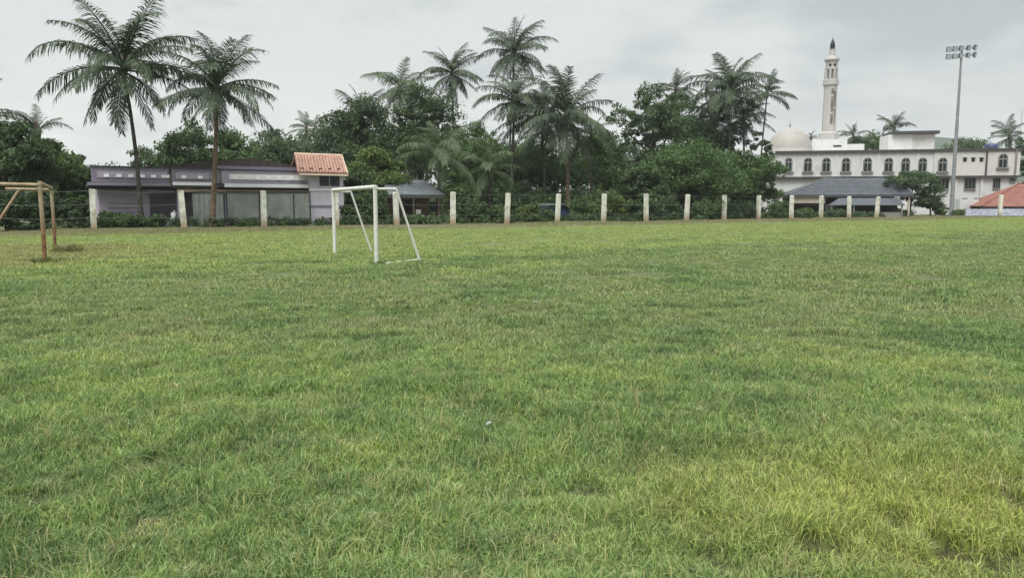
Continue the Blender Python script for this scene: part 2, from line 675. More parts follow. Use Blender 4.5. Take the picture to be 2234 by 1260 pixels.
ax = grid_axis(1350, .07, 1.06)
gx = np.array([-v for v in ax[:0:-1]] + ax)
gy = np.array([-v for v in ax[80:0:-1]] + ax)
gy = np.concatenate([[-300, -120, -40], gy[gy > -12]])
GX, GY = np.meshgrid(gx, gy)
GZ = ground_h(GX.ravel(), GY.ravel())
idx = np.arange(GX.size).reshape(GX.shape)
gq = np.stack([idx[:-1, :-1], idx[:-1, 1:], idx[1:, 1:], idx[1:, :-1]], -1).reshape(-1, 4)
g = link("ground", npmesh("ground", np.stack([GX.ravel(), GY.ravel(), GZ], 1), [gq], True, {"bare": hole(GX.ravel(), GY.ravel())}), None, M["turf"])
tag(g, kind="structure")

# far hazy hill, behind the white building
hx = np.linspace(250, 900, 60)
hy = np.linspace(900, 1200, 12)
HX, HY = np.meshgrid(hx, hy)
prof = np.exp(-((HX - 545) / 62) ** 4) * 70 + np.exp(-((HX - 655) / 90) ** 2) * 62 + np.exp(-((HX - 420) / 80) ** 2) * 46
prof = prof + (VN2(HX / 14, HY * 0) - .5) * 10
ridge = np.sin(np.clip((HY - 900) / 300, 0, 1) * math.pi) ** .6
HZ = prof * ridge + (VN1(HX / 11, HY / 11) - .5) * 14 * ridge + (VN2(HX / 4, HY / 9) - .5) * 6 * ridge - 1.0
hid = np.arange(HX.size).reshape(HX.shape)
hq = np.stack([hid[:-1, :-1], hid[:-1, 1:], hid[1:, 1:], hid[1:, :-1]], -1).reshape(-1, 4)
h = link("hill", npmesh("hill", np.stack([HX.ravel(), HY.ravel(), HZ.ravel()], 1), [hq], True), None, M["hill"])
tag(h, kind="structure")


# the moist air: one closed box of thin even haze round everything
hm_, ht_, ho_ = mat("haze_air")
pv_ = ht_.nodes.new("ShaderNodeVolumePrincipled")
pv_.inputs["Color"].default_value = (.90, .95, .96, 1)
pv_.inputs["Density"].default_value = 0.0002
ht_.links.new(pv_.outputs[0], ho_.inputs["Volume"])
HAZE = True

# ------------------------------------------------------------------ grass
def blades(x, y, z, height, width, lean, seed):
    r = np.random.default_rng(seed)
    n = len(x)
    az = r.random(n) * 2 * np.pi
    la = r.random(n) * 2 * np.pi
    lean = lean * (.3 + r.random(n))
    dx, dy = np.cos(la) * lean * height, np.sin(la) * lean * height
    wx, wy = np.cos(az) * width / 2, np.sin(az) * width / 2
    P = np.stack([x, y, z], 1)
    W = np.stack([wx, wy, np.zeros(n)], 1)
    mid = P + np.stack([dx * .35, dy * .35, height * .6], 1)
    tip = P + np.stack([dx, dy, height * (1 - .35 * lean ** 2)], 1)
    V = np.empty((n, 5, 3))
    V[:, 0], V[:, 1], V[:, 2], V[:, 3], V[:, 4] = P - W, P + W, mid + W * .75, mid - W * .75, tip
    b = np.arange(n)[:, None] * 5
    q = b + np.array([[0, 1, 2, 3]])
    t_ = b + np.array([[3, 2, 4]])
    tone = np.repeat(r.random(n), 5)
    return V.reshape(-1, 3), [q, t_], tone


YN = 7.5
r = np.random.default_rng(11)
n = 430000
yy = 2.55 + (YN + .5 - 2.55) * r.random(n) ** 1.25
xx = (r.random(n) * 2 - 1) * (.70 * yy + .35)
keep = r.random(n) < np.clip((YN + .5 - yy) / .8, 0, 1)
xx, yy = xx[keep], yy[keep]
tuft = .55 * VN1(xx * 2.2, yy * 2.2) + .45 * VN2(xx * 6.5, yy * 6.5)
hm = hole(xx, yy)
keep = (r.random(len(xx)) < .45 + 1.1 * tuft) & (r.random(len(xx)) > hm * 1.3)
xx, yy, tuft = xx[keep], yy[keep], tuft[keep]
hh = (.030 + .075 * np.clip(tuft - .2, 0, 1) * 1.6) * (.55 + .8 * r.random(len(xx)))
stk = r.random(len(xx)) < .012
hh = np.where(stk, hh * 1.3 + .06, hh)
V, Fc, tone = blades(xx, yy, ground_h(xx, yy) - .005, hh, .0032 + .0028 * r.random(len(xx)) * (1 + yy / 6), .8, 3)
tone = np.where(np.repeat(stk, 5), .97, tone)
gr = link("grass", npmesh("grass", V, Fc, False, {"tone": tone}), None, M["blade"])
tag(gr, "short green and yellowing grass of the field close to the viewer", None, None, "stuff")


def patch(size, n_, h0, h1, w, seed, lean=.8, tr=1.0):
    r_ = np.random.default_rng(seed)
    x, y = (r_.random(n_) - .5) * size * 1.15, (r_.random(n_) - .5) * size * 1.15
    vn = VNoise(seed + 50)
    tf = vn(x * 2.3 / max(size, .6) * 2 + 40, y * 2.3 / max(size, .6) * 2 + 40)
    k = r_.random(n_) < .35 + tf
    x, y, tf = x[k], y[k], tf[k]
    hgt = (h0 + (h1 - h0) * tf) * (.6 + .8 * r_.random(len(x)))
    V_, F_, t_ = blades(x, y, np.full(len(x), -.01), hgt, w * (.6 + .8 * r_.random(len(x))), lean, seed + 9)
    me = npmesh("grass_patch", V_, F_, False, {"tone": np.minimum(t_, .92) * tr + .5 * (1 - tr)})
    me.materials.append(M["blade"])
    return me


BANDS = [  # y from, y to, patch size, blades, h0, h1, width
    (6.8, 13.5, 1.0, 4600, .03, .09, .0075),
    (12.5, 26.0, 2.0, 5200, .03, .10, .015),
    (24.0, 50.0, 4.0, 7000, .03, .085, .026),
    (46.0, 104.0, 7.0, 6000, .03, .09, .045),
]
pc = bpy.data.collections.new("grass_patches")
pts, rots, scl, ind = [], [], [], []
for bi, (y0, y1, size, nb, h0, h1, w) in enumerate(BANDS):
    for k in range(2):
        me = patch(size, nb, h0, h1, w, 100 + bi * 10 + k, .8, (1.0, .8, .5, .35)[bi])
        po = bpy.data.objects.new("grass_patch_%d%d" % (bi, k), me)
        pc.objects.link(po)
    st = size * .86
    ny = int((y1 - y0) / st) + 1
    for j in range(ny):
        y = y0 + j * st
        half = .72 * y + size
        nx = int(half / st) + 1
        for i in range(-nx, nx + 1):
            x = i * st + (j % 2) * st * .5 + (r.random() - .5) * st * .3
            yv = y + (r.random() - .5) * st * .3
            if FN[0] * x + FN[1] * yv - FN0 > .4:
                continue
            if yv > y1 or yv < y0 and r.random() < .4:
                continue
            pts.append((x, yv, gh(x, yv)))
            rots.append(r.random() * 6.283)
            scl.append(.85 + .4 * r.random())
            ind.append(bi * 2 + int(r.random() * 2))
pm = bpy.data.meshes.new("grass_points")
pm.from_pydata(pts, [], [])
for nm, ty, va in (("rot", "FLOAT", rots), ("scl", "FLOAT", scl), ("ind", "INT", ind)):
    a = pm.attributes.new(nm, ty, "POINT")
    a.data.foreach_set("value", va)
gf = link("grass", pm)
pm.materials.append(M["blade"])
tag(gf, "short grass covering the rest of the field up to the fence", None, None, "stuff")
ng = bpy.data.node_groups.new("scatter_grass", "GeometryNodeTree")
ng.interface.new_socket("Geometry", in_out="INPUT", socket_type="NodeSocketGeometry")
ng.interface.new_socket("Geometry", in_out="OUTPUT", socket_type="NodeSocketGeometry")
gi, go = ng.nodes.new("NodeGroupInput"), ng.nodes.new("NodeGroupOutput")
ci = ng.nodes.new("GeometryNodeCollectionInfo")
ci.inputs["Collection"].default_value = pc
ci.inputs["Separate Children"].default_value = True
ci.inputs["Reset Children"].default_value = True
iop = ng.nodes.new("GeometryNodeInstanceOnPoints")
iop.inputs["Pick Instance"].default_value = True


def named(nm, ty):
    q = ng.nodes.new("GeometryNodeInputNamedAttribute")
    q.data_type = ty
    q.inputs["Name"].default_value = nm
    return q.outputs["Attribute"]


cx_ = ng.nodes.new("ShaderNodeCombineXYZ")
ng.links.new(named("rot", "FLOAT"), cx_.inputs["Z"])
mtp = ng.nodes.new("GeometryNodeMeshToPoints")
ng.links.new(gi.outputs[0], mtp.inputs[0])
ng.links.new(mtp.outputs[0], iop.inputs["Points"])
ng.links.new(ci.outputs[0], iop.inputs["Instance"])
ng.links.new(named("ind", "INT"), iop.inputs["Instance Index"])
ng.links.new(cx_.outputs[0], iop.inputs["Rotation"])
ng.links.new(named("scl", "FLOAT"), iop.inputs["Scale"])
ng.links.new(iop.outputs[0], go.inputs[0])
md = gf.modifiers.new("scatter", "NODES")
md.node_group = ng


# ------------------------------------------------------------------ leaves, trees, shrubs
def leaf_cloud(centres, radii, per, size, seed, flat=.75, aspect=.5, up=.5):
    """Folded leaf faces in clumps. centres (n,3), radii (n,)."""
    r_ = np.random.default_rng(seed)
    n_ = len(centres) * per
    C = np.repeat(centres, per, 0)
    Rr = np.repeat(radii, per)
    d = r_.normal(size=(n_, 3))
    d /= np.linalg.norm(d, axis=1, keepdims=True) + 1e-9
    rad = Rr * r_.random(n_) ** .45
    P = C + d * rad[:, None] * np.array([1, 1, flat])
    nrm = d * .6 + r_.normal(size=(n_, 3)) * .55 + np.array([0, 0, up])
    nrm /= np.linalg.norm(nrm, axis=1, keepdims=True)
    a = np.cross(nrm, r_.normal(size=(n_, 3)))
    a /= np.linalg.norm(a, axis=1, keepdims=True) + 1e-9
    a[:, 2] -= .25
    b = np.cross(nrm, a)
    s = size * (.6 + .8 * r_.random(n_))[:, None]
    V_ = np.empty((n_, 4, 3))
    V_[:, 0] = P - a * s * .5
    V_[:, 1] = P + b * s * aspect * .5 + nrm * s * .10
    V_[:, 2] = P + a * s * .5 - nrm * s * .08
    V_[:, 3] = P - b * s * aspect * .5 + nrm * s * .10
    base = np.arange(n_)[:, None] * 4
    t_ = np.concatenate([base + np.array([[0, 1, 2]]), base + np.array([[0, 2, 3]])])
    clump = np.repeat(r_.random(len(centres)), per)
    tone_ = np.repeat(np.clip(.45 * clump + .55 * r_.random(n_), 0, 1), 4)
    return V_.reshape(-1, 3), t_, tone_


def crown_clumps(lobes, n_, seed, shell=.72, bottom=-.35):
    """Clump centres spread through the outer part of some ellipsoid lobes [(x,y,z,rx,rz)]."""
    r_ = np.random.default_rng(seed)
    w = np.array([l[3] ** 2 for l in lobes])
    pick = r_.choice(len(lobes), n_, p=w / w.sum())
    L = np.array(lobes)[pick]
    d = r_.normal(size=(n_, 3))
    d /= np.linalg.norm(d, axis=1, keepdims=True)
    d[:, 2] = np.where(d[:, 2] < bottom, -d[:, 2], d[:, 2])
    rr = shell + (1 - shell) * r_.random(n_) ** .7
    rr = np.where(r_.random(n_) < .2, rr * .6, rr)
    rr = np.where(r_.random(n_) < .12, rr * 1.22, rr)
    return L[:, :3] + d * rr[:, None] * np.stack([L[:, 3], L[:, 3], L[:, 4]], 1)


def tree(label, px, Y, top, hw, material="mid", seed=1, bot=None, n_clumps=170, per=60, leaf=.30, gaps=False,
         cat="tree", name="tree", group="trees behind the fence", lobes_n=8, flat=.8):
    X = xat(px, Y, 4)
    H = zat(top, Y)
    Rx = hw / F * Y
    zb = zat(bot, Y) if bot is not None else H * .3
    zb = max(zb, .1)
    rz = (H - zb) / 2
    r_ = random.Random(seed)
    root = empty(name, (X, Y, 0), 0, label, cat, group)
    cz = zb + rz
    lobes = [(0, 0, cz, Rx * .62, rz * .72)]
    for i in range(lobes_n):
        a = 2 * math.pi * i / lobes_n + r_.random()
        q = (.45 + .2 * r_.random()) * Rx
        zz = cz + (r_.random() * 1.5 - .80) * rz * .62
        lobes.append((math.cos(a) * q, math.sin(a) * q, zz, Rx * (.34 + .16 * r_.random()), rz * (.30 + .16 * r_.random())))
    lobes.append((Rx * (r_.random() - .5) * .5, 0, H - rz * .36, Rx * .42, rz * .34))
    # keep inside the height wanted
    C = crown_clumps(lobes, n_clumps, seed)
    C[:, 2] = np.minimum(C[:, 2], H - .35)
    C[:, 2] = np.maximum(C[:, 2], zb * .8 + .2)
    cr = (.115 if gaps else .18) * Rx * (.6 + .8 * np.random.default_rng(seed).random(len(C)))
    cr = np.clip(cr, .3, 1.5)
    V_, t_, tone_ = leaf_cloud(C, cr, per, leaf, seed + 3, .7)
    crown = link("crown", npmesh("crown", V_, [t_], False, {"tone": tone_}), root, M[material])
    mb = MB()
    tr_r = max(.10, H * .022)
    top_z = cz + rz * .2
    bend = (r_.random() - .5) * Rx * .2
    mb.tube([(0, 0, -.1), (bend * .3, 0, top_z * .35), (bend * .7, 0, top_z * .7), (bend, 0, top_z)], [tr_r * 1.25, tr_r, tr_r * .8, tr_r * .4], 7)
    for lx, ly, lz, lr, lq in lobes[1:7]:
        z0 = max(.5, top_z * (.45 + .3 * r_.random()))
        k = z0 / top_z * bend
        mb.tube([(k, 0, z0), (k + (lx - k) * .5, ly * .5, z0 + (lz - z0) * .6), (lx, ly, lz)], [tr_r * .5, tr_r * .34, tr_r * .12], 5)
    mb.build("trunk", M["wood"], root)
    return root


def shrub(label, px, off, top, hw, material="mid", seed=1, per=46, n_clumps=44, leaf=.22, group="shrubs along the fence", depth=.7, Y=None):
    if Y is None:
        u = FENCE.u(px, off)
        X, Y = FENCE.xy(u, off)
    else:
        X = xat(px, Y)
    H = max(zat(top, Y), .35)
    Rx = hw / F * Y
    root = empty("shrub", (X, Y, 0), 0, label, "shrub", group)
    r_ = random.Random(seed)
    lobes = [(0, 0, H * .45, Rx * .7, H * .5)]
    for i in range(6):
        lobes.append(((r_.random() * 2 - 1) * Rx * .6, (r_.random() * 2 - 1) * Rx * .4 * depth, H * (.3 + .4 * r_.random()), Rx * .4, H * .34))
    C = crown_clumps(lobes, n_clumps, seed, .6, -.9)
    C[:, 2] = np.clip(C[:, 2], .12, H - .12)
    cr = np.clip(.22 * Rx * (.6 + .8 * np.random.default_rng(seed).random(len(C))), .18, .6)
    V_, t_, tone_ = leaf_cloud(C, cr, per, leaf, seed + 5, .8)
    V_[:, 2] = np.maximum(V_[:, 2], .01)
    link("foliage", npmesh("foliage", V_, [t_], False, {"tone": tone_}), root, M[material])
    mb = MB()
    for i in range(5):
        a = r_.random() * 6.28
        mb.tube([(0.06 * math.cos(a), .06 * math.sin(a), -.05), (Rx * .25 * math.cos(a), Rx * .2 * math.sin(a), H * .4), (Rx * .5 * math.cos(a), Rx * .4 * math.sin(a), H * .75)], [.035, .025, .008], 4)
    mb.build("stem", M["wood"], root)
    return root


# ------------------------------------------------------------------ coconut palms
def frond_mesh(e0, droop, seed, L=5.0, pairs=54, wid=.085, grav=.8):
    r_ = random.Random(seed)
    sway = r_.random() * 2 - 1
    n_ = 16
    P, D = [Vector((0, 0, 0))], []
    for i in range(n_):
        t = i / (n_ - 1)
        e = e0 - droop * t ** (1.35 + .5 * sway)
        d = Vector((math.cos(e), sway * .35 * t, math.sin(e))).normalized()
        D.append(d)
        if i < n_ - 1:
            P.append(P[-1] + d * (L / (n_ - 1)))
    mb = MB()
    mb.tube(P, [.06 * (1 - i / n_) ** .8 + .008 for i in range(n_)], 4)
    tone_n = len(mb.v)
    tones = [.75] * tone_n
    for i in range(pairs):
        t = .13 + .87 * (i + .5) / pairs
        f = t * (n_ - 1)
        k = min(int(f), n_ - 2)
        p = P[k].lerp(P[k + 1], f - k)
        T = D[k].lerp(D[k + 1], f - k).normalized()
        S = Vector((0, 1, 0))
        N = T.cross(S)
        if N.z < 0:
            N = -N
        ll = (1.25 * min(1.0, (t - .06) / .16) * (1 - .62 * max(0, t - .55) / .45)) * L / 5.0
        for sd in (-1, 1):
            if r_.random() < .09:
                continue
            l = ll * (.65 + .55 * r_.random())
            fw = .45 + .55 * t + (r_.random() - .5) * .45
            d1 = (S * sd + T * fw + N * (.10 + .35 * (r_.random() - .5))).normalized()
            d2 = (d1 + Vector((0, 0, -grav * (.7 + .6 * r_.random())))).normalized()
            d3 = (d2 + Vector((0, 0, -grav * .9))).normalized()
            q1 = p + d1 * l * .35
            q2 = q1 + d2 * l * .40
            q3 = q2 + d3 * l * .3
            W = (T - d1 * T.dot(d1)).normalized() * wid * .5
            o = len(mb.v)
            mb.add([p - W * .35, p + W * .35, q1 + W, q1 - W, q2 + W * .85, q2 - W * .85, q3],
                   [(0, 1, 2, 3), (3, 2, 4, 5), (5, 4, 6)])
            tones += [max(0, min(1, .15 + .7 * r_.random()))] * 7
    me = mb.mesh("frond")
    a = me.attributes.new("tone", "FLOAT", "POINT")
    a.data.foreach_set("value", np.array(tones, np.float32))
    return me


ELEV = [(80, 38), (64, 68), (47, 80), (31, 78), (15, 70), (-3, 60), (-22, 46), (-45, 30)]
FR = {}
for mk in ("frond", "frond_light", "frond_dry"):
    FR[mk] = []
    for k, (e, dr) in enumerate(ELEV):
        vs_ = []
        for v in range(3):
            me = frond_mesh(R(e), R(dr * (.72 + .27 * v)), k * 7 + v, pairs=58, wid=.062, grav=(.3, .6, .95, 1.25, 1.35, 1.2, .8, .6)[k])
            me.materials.append(M[mk])
            vs_.append(me)
        FR[mk].append(vs_)


def palm(label, px, Y, py, rad_px, base_px=None, seed=1, n_fr=20, material="frond", bark="bark", base_r=.17, dry=0, elev=None, group="coconut palms behind the fence", tb=None):
    """Crown centre at px,py; frond reach rad_px; trunk foot at base_px."""
    Z = zat(py, Y)
    X = xat(px, Y, Z)
    bx = X if base_px is None else xat(base_px, Y, 0)
    sc = rad_px / F * Y / 4.3
    root = empty("coconut_palm", (bx, Y, 0), 0, label, "palm tree", group)
    dx = X - bx
    mb = MB()
    pts_, rd = [], []
    for i in range(13):
        t = i / 12
        pts_.append((dx * (t ** 1.4 if tb is None else t ** tb), .15 * math.sin(t * 3), -.1 + (Z + .1) * t))
        ring = 1 + (.05 if i % 2 else -.02)
        rd.append(base_r * ((1.45 - .45 * min(1, t * 6)) if t < .17 else (1 - .42 * t)) * ring)
    mb.tube(pts_, rd, 8)
    mb.build("trunk", M[bark], root, True)
    cb = MB()
    cb.lathe([(.10, Z - .55), (.22, Z - .25), (.26, Z + .05), (.14, Z + .5), (.03, Z + 1.0)], 7, dx, .1)
    cb.build("crown_shaft", M["bark_brown"], root, True)
    r_ = random.Random(seed)
    az = r_.random() * 6.28
    for i in range(n_fr):
        f = i / (n_fr - 1)
        if elev:
            k = elev[i % len(elev)]
        else:
            k = min(7, int(f * 7.0 + .55))
        az += 2.39996 + (r_.random() - .5) * .35
        mk = material
        if k >= 7 and dry > 0 and r_.random() < .12 * dry:
            mk = "frond_dry"
        me = FR[mk][k][r_.randrange(3)]
        o = link("frond", me, root)
        o.location = (dx, .1, Z + (.35 - .5 * f))
        o.rotation_euler = ((r_.random() - .5) * .5, (r_.random() - .5) * .4, az)
        s = sc * (.78 + .40 * r_.random()) * (.76, .90, 1, 1, 1, .96, .84, .68)[k]
        o.scale = (s, s, s)
        if mk == "frond_dry":
            o["label"] = "dry brown frond hanging down"
    return root


palm("tall coconut palm with thin dark leaning trunk in front of the lavender house", 268, 50.5, 152, 156, 308, 4, 34, base_r=.16, tb=1.9)
palm("coconut palm with drooping lower fronds and a brown trunk crossing the house front", 473, 50.8, 198, 130, 462, 9, 31, bark="bark_brown", base_r=.20, tb=1.0)
palm("coconut palm mostly cut off by the left edge of the photo", -52, 57, 262, 100, -44, 21, 20)
palm("low young palm rising from the dense trees at the far left", 80, 59, 292, 62, 78, 22, 12, elev=[0, 1, 2, 3, 4])
palm("small hazy palm just above the house roof left of the red tiled tower", 668, 112, 283, 48, 668, 23, 18, "frond_light")
palm("palm with fronds showing over the dense trees right of the tiled tower", 786, 92, 262, 78, 786, 24, 20)
palm("pale palm standing behind the thick trees, left of the two tall slim palms", 872, 108, 195, 72, 874, 25, 22, "frond_light")
palm("slim tall palm with a bare lower trunk left of the tallest palm", 986, 97, 162, 68, 992, 26, 30)
palm("tallest palm in the middle, its round crown high in the sky", 1122, 98, 118, 82, 1108, 27, 32)
palm("middle-height palm whose crown sits just below that of the tallest palm", 1122, 80, 222, 86, 1116, 28, 28, base_r=.20)
palm("low palm with pale arching fronds behind the white goal", 960, 66.5, 338, 92, 957, 29, 20, "frond_light", base_r=.24)
palm("low palm with hanging fronds left of the tall straight trunks' foot", 1066, 74, 372, 80, 1068, 30, 18, "frond_light")
palm("broad full-crowned palm with fronds hanging low right of the twin tall palms", 1236, 74, 262, 112, 1240, 31, 34, "frond", "bark_brown", .22, 2.5)
palm("palm half merged with the broad full-crowned palm on its left side", 1180, 82, 255, 88, 1190, 32, 28)
palm("low palm with grey-green fronds between the broad palm and the leafy tree", 1290, 84, 300, 62, 1290, 33, 18)
palm("palm top peeping over the gappy broadleaf tree", 1474, 108, 198, 50, 1476, 34, 20)
palm("dense palm on the right of the gappy tree, touching the sky", 1592, 92, 205, 92, 1590, 35, 36)
palm("darker palm low behind the dense palm beside the minaret", 1560, 98, 262, 74, 1562, 36, 24)
palm("palm with sagging fronds below the dense palm, right side", 1622, 96, 262, 62, 1625, 46, 22)
palm("lone small palm with star-like crown and leaning trunk near the minaret", 1674, 102, 206, 58, 1652, 37, 17, elev=[0, 1, 2, 3, 4, 4, 5, 5, 6], base_r=.14)
palm("distant palm sticking up above the flat roofed stair room", 1952, 152, 280, 40, 1952, 38, 18, elev=[0, 1, 1, 2, 2, 3, 4, 5])
palm("distant palm just right of the minaret foot", 1862, 150, 298, 34, 1862, 39, 18)
palm("tiny distant palm between the dome and the minaret", 1770, 162, 302, 17, 1770, 40, 14)
palm("palm behind the right end of the white building", 2202, 140, 300, 46, 2204, 41, 20)

T = tree
T("large dense tree filling the left edge behind the rusty goal", 12, 56, 262, 92, "dark", 51, 480, 230, 60)
T("rounded tree left of the lavender house", 118, 60, 305, 78, "mid", 52, 480, 200, 60)
T("small thin-leaved tree touching the left end of the lavender house", 178, 66, 332, 34, "grey", 53, 470, 80, 50, .24)
T("low leafy tree seen over the lavender house roof, between the two palm trunks", 322, 82, 318, 62, "grey", 54, 470, 150, 55)
T("tall dark tree behind the second palm", 425, 74, 262, 84, "dark", 55, 470, 230, 58)
T("bushy green tree over the middle of the lavender house", 525, 76, 282, 80, "mid", 56, 470, 210, 58)
T("greyish tree over the right part of the lavender house", 610, 84, 282, 72, "grey", 57, 470, 190, 55)
T("tree behind the red tiled tower", 712, 88, 275, 68, "grey", 58, 470, 180, 55)
T("big dark tree right of the red tiled tower, under the palm fronds", 800, 90, 208, 92, "dark", 59, 430, 300, 58)
T("yellow-green bushy tree beside the red tiled tower", 822, 68, 322, 72, "light", 60, 440, 210, 58, .26)
T("low leafy tree hiding the left half of the grey tin roof", 792, 61.5, 372, 46, "dark", 80, 482, 130, 56, .26)
T("dense dark round-topped tree in front of the slim tall palm", 922, 90, 184, 88, "dark", 61, 420, 310, 58)
T("fresh green tree below the gap of bright sky", 1040, 88, 256, 70, "mid", 62, 450, 190, 56)
T("dark tree at the foot of the two tall straight palm trunks", 1110, 84, 335, 78, "dark", 63, 478, 200, 56)
T("dark tree between the low pale palm and the fence posts", 1010, 74, 370, 62, "mid", 64, 480, 150, 56)
T("dim tree filling the gap under the broad palm", 1205, 88, 295, 92, "dark", 65, 476, 200, 56)
T("leafy tree right of the broad palm", 1318, 90, 282, 74, "mid", 66, 474, 220, 56)
T("tall broadleaf tree with sky showing through its gaps", 1418, 90, 178, 98, "dark", 67, 440, 240, 60, .30, True, lobes_n=11)
T("tree closing the space behind the great dark bush", 1500, 96, 205, 84, "grey", 68, 440, 230, 56)
T("dark tree below the dense palm near the minaret", 1592, 98, 268, 70, "dark", 69, 450, 200, 56)
T("great spreading dark bush-like tree close behind the fence", 1520, 80, 305, 118, "mid", 70, 476, 330, 62, .27, lobes_n=12)
T("left shoulder of dark foliage next to the great spreading bush", 1412, 77, 362, 66, "dark", 71, 478, 170, 58)
T("round dark tree overlapping the left end of the white building", 1652, 88, 338, 66, "mid", 72, 474, 200, 60, .27)
T("thin-leaved tree in front of the dome's left side", 1658, 106, 282, 34, "grey", 73, 440, 80, 40, .28, True)
T("shaggy tree standing in front of the white building's lower windows", 1988, 99, 372, 66, "grey", 74, 472, 230, 50, .27, True)
T("small tree beside the floodlight mast's foot", 2034, 100, 424, 26, "dark", 75, 470, 60, 46, .24)
T("distant round tree behind the white building's roof, right of the minaret", 1910, 152, 288, 58, "mid", 76, 380, 120, 46, .4)
T("distant low trees at the foot of the hill behind the roof", 2100, 160, 302, 60, "grey", 77, 380, 130, 46, .4)
T("distant tree behind the right end of the roof", 2215, 142, 300, 38, "dark", 78, 400, 110, 46, .36)
T("dark tree at the right edge beside the white building", 2246, 116, 322, 24, "dark", 79, 460, 90, 50, .3)

S = shrub
S("dark creeper-covered bush behind the rusty goal's brace", 22, 1.6, 412, 46, "dark", 101, n_clumps=80)
S("dark bush between the rusty goal's two uprights", 92, 1.7, 418, 40, "dark", 102, n_clumps=70)
S("dark bush left of the leftmost whole fence post", 158, 1.7, 415, 44, "dark", 103, n_clumps=80)
S("low dark hedge right of the leftmost whole fence post", 248, 1.2, 464, 46, "mid", 104, n_clumps=60)
S("low dark hedge running up to the scooter", 318, 1.2, 468, 40, "dark", 105, n_clumps=50)
S("bush at the dark doorway behind the white goal", 805, 2.5, 396, 44, "mid", 106, n_clumps=70)
S("low bush left of the grey roofed house's porch", 770, 2.0, 452, 34, "dark", 107)
S("low weeds before the grey roofed house's porch", 905, 1.5, 468, 40, "dark", 108)
S("dark bush right of the porch", 1035, 1.8, 432, 46, "dark", 109, n_clumps=64)
S("green bush just left of the post by the tall palm trunk", 1080, 1.5, 448, 34, "mid", 110)
S("pale green bush right of the post by the tall palm trunk", 1150, 1.5, 444, 36, "light", 111, n_clumps=56)
S("small bush in front of the dark blue car", 1190, 1.3, 457, 32, "mid", 112)
S("leafy bush under the broad palm, right of the dark blue car", 1275, 2.2, 428, 42, "mid", 113, n_clumps=60)
S("bright bushy shrub topping a fence post", 1330, 2.4, 414, 48, "light", 114, n_clumps=74)
S("dark shrub left of the great spreading bush", 1385, 1.6, 436, 36, "dark", 115, n_clumps=54)
S("dark shrub under the great spreading bush, left half", 1455, 1.6, 432, 46, "dark", 116, n_clumps=60)
S("dark shrub under the great spreading bush, middle", 1540, 1.6, 432, 46, "mid", 117, n_clumps=60)
S("dark shrub under the great spreading bush, right half", 1618, 1.6, 434, 44, "dark", 118, n_clumps=60)
S("green shrub left of the slate-roofed pavilion", 1690, 1.6, 438, 34, "mid", 119, n_clumps=50)
S("low weeds at the pavilion's left corner", 1752, 1.2, 454, 32, "mid", 120)
S("low weeds in front of the pavilion's open side", 1822, 1.2, 458, 26, "grey", 121)
S("grassy shrub on the verge by the floodlight mast", 2092, 0, 458, 30, "mid", 122, Y=103)
S("dark shrub left of the floodlight mast", 2052, 0, 446, 22, "dark", 123, Y=102)
S("dark weeds under the shaggy tree", 1960, 0, 456, 34, "dark", 124, Y=97)

# undergrowth: a rank strip of weeds at the fence line, and the far wood behind everything
r = np.random.default_rng(5)
n = 900
u = r.random(n) * 86 - 4
off = .25 + 2.2 * r.random(n)
C = np.stack([FP[0] + u * FENCE.d[0] + off * FN[0], FP[1] + u * FENCE.d[1] + off * FN[1], .12 + .42 * r.random(n) ** 1.6], 1)
V_, t_, tn = leaf_cloud(C, np.full(n, .30), 26, .20, 8, .8)
V_[:, 2] = np.maximum(V_[:, 2], .01)
tag(link("undergrowth", npmesh("undergrowth", V_, [t_], False, {"tone": tn}), None, M["dark"]), "rank dark weeds along the foot of the fence", None, None, "stuff")
n = 3600
X_ = r.random(n) * 190 - 130
Y_ = 128 + 22 * r.random(n)
topz = 9.5 + 4.5 * VN1(X_ / 9, Y_ * 0) + 2.2 * VN2(X_ / 3.1, Y_ * 0 + 3)
Y_ = np.where(X_ > 26, Y_ + 38, Y_)
topz = np.where(X_ > 26, topz * .80, topz)
topz = np.where(X_ < -52, topz * np.clip(1 - (-52 - X_) / 26, .55, 1), topz)
C = np.stack([X_, Y_, topz * (1 - 1.0 * r.random(n) ** 1.15)], 1)
V_, t_, tn = leaf_cloud(C, 1.0 + .9 * r.random(n), 48, .62, 9, .8)
tag(link("far_wood", npmesh("far_wood", V_, [t_], False, {"tone": tn}), None, M["grey"]), "far wood of mixed trees closing the view behind the houses", None, None, "stuff")

n = 2100
u = r.random(n) * 56 + 16
off = 7.5 + 16 * r.random(n)
C = np.stack([FP[0] + u * FENCE.d[0] + off * FN[0], FP[1] + u * FENCE.d[1] + off * FN[1], .1 + 3.6 * r.random(n) * (.4 + .6 * VN1(u / 3, off / 3))], 1)
k_ = ~((off < 15.5) & (u > 20) & (u < 36))
C = C[k_]
V_, t_, tn = leaf_cloud(C, np.full(len(C), .6), 30, .34, 18, .8)
V_[:, 2] = np.maximum(V_[:, 2], .01)
tag(link("understorey", npmesh("understorey", V_, [t_], False, {"tone": tn}), None, M["dark"]), "tangled dark understorey below the trees behind the fence", None, None, "stuff")

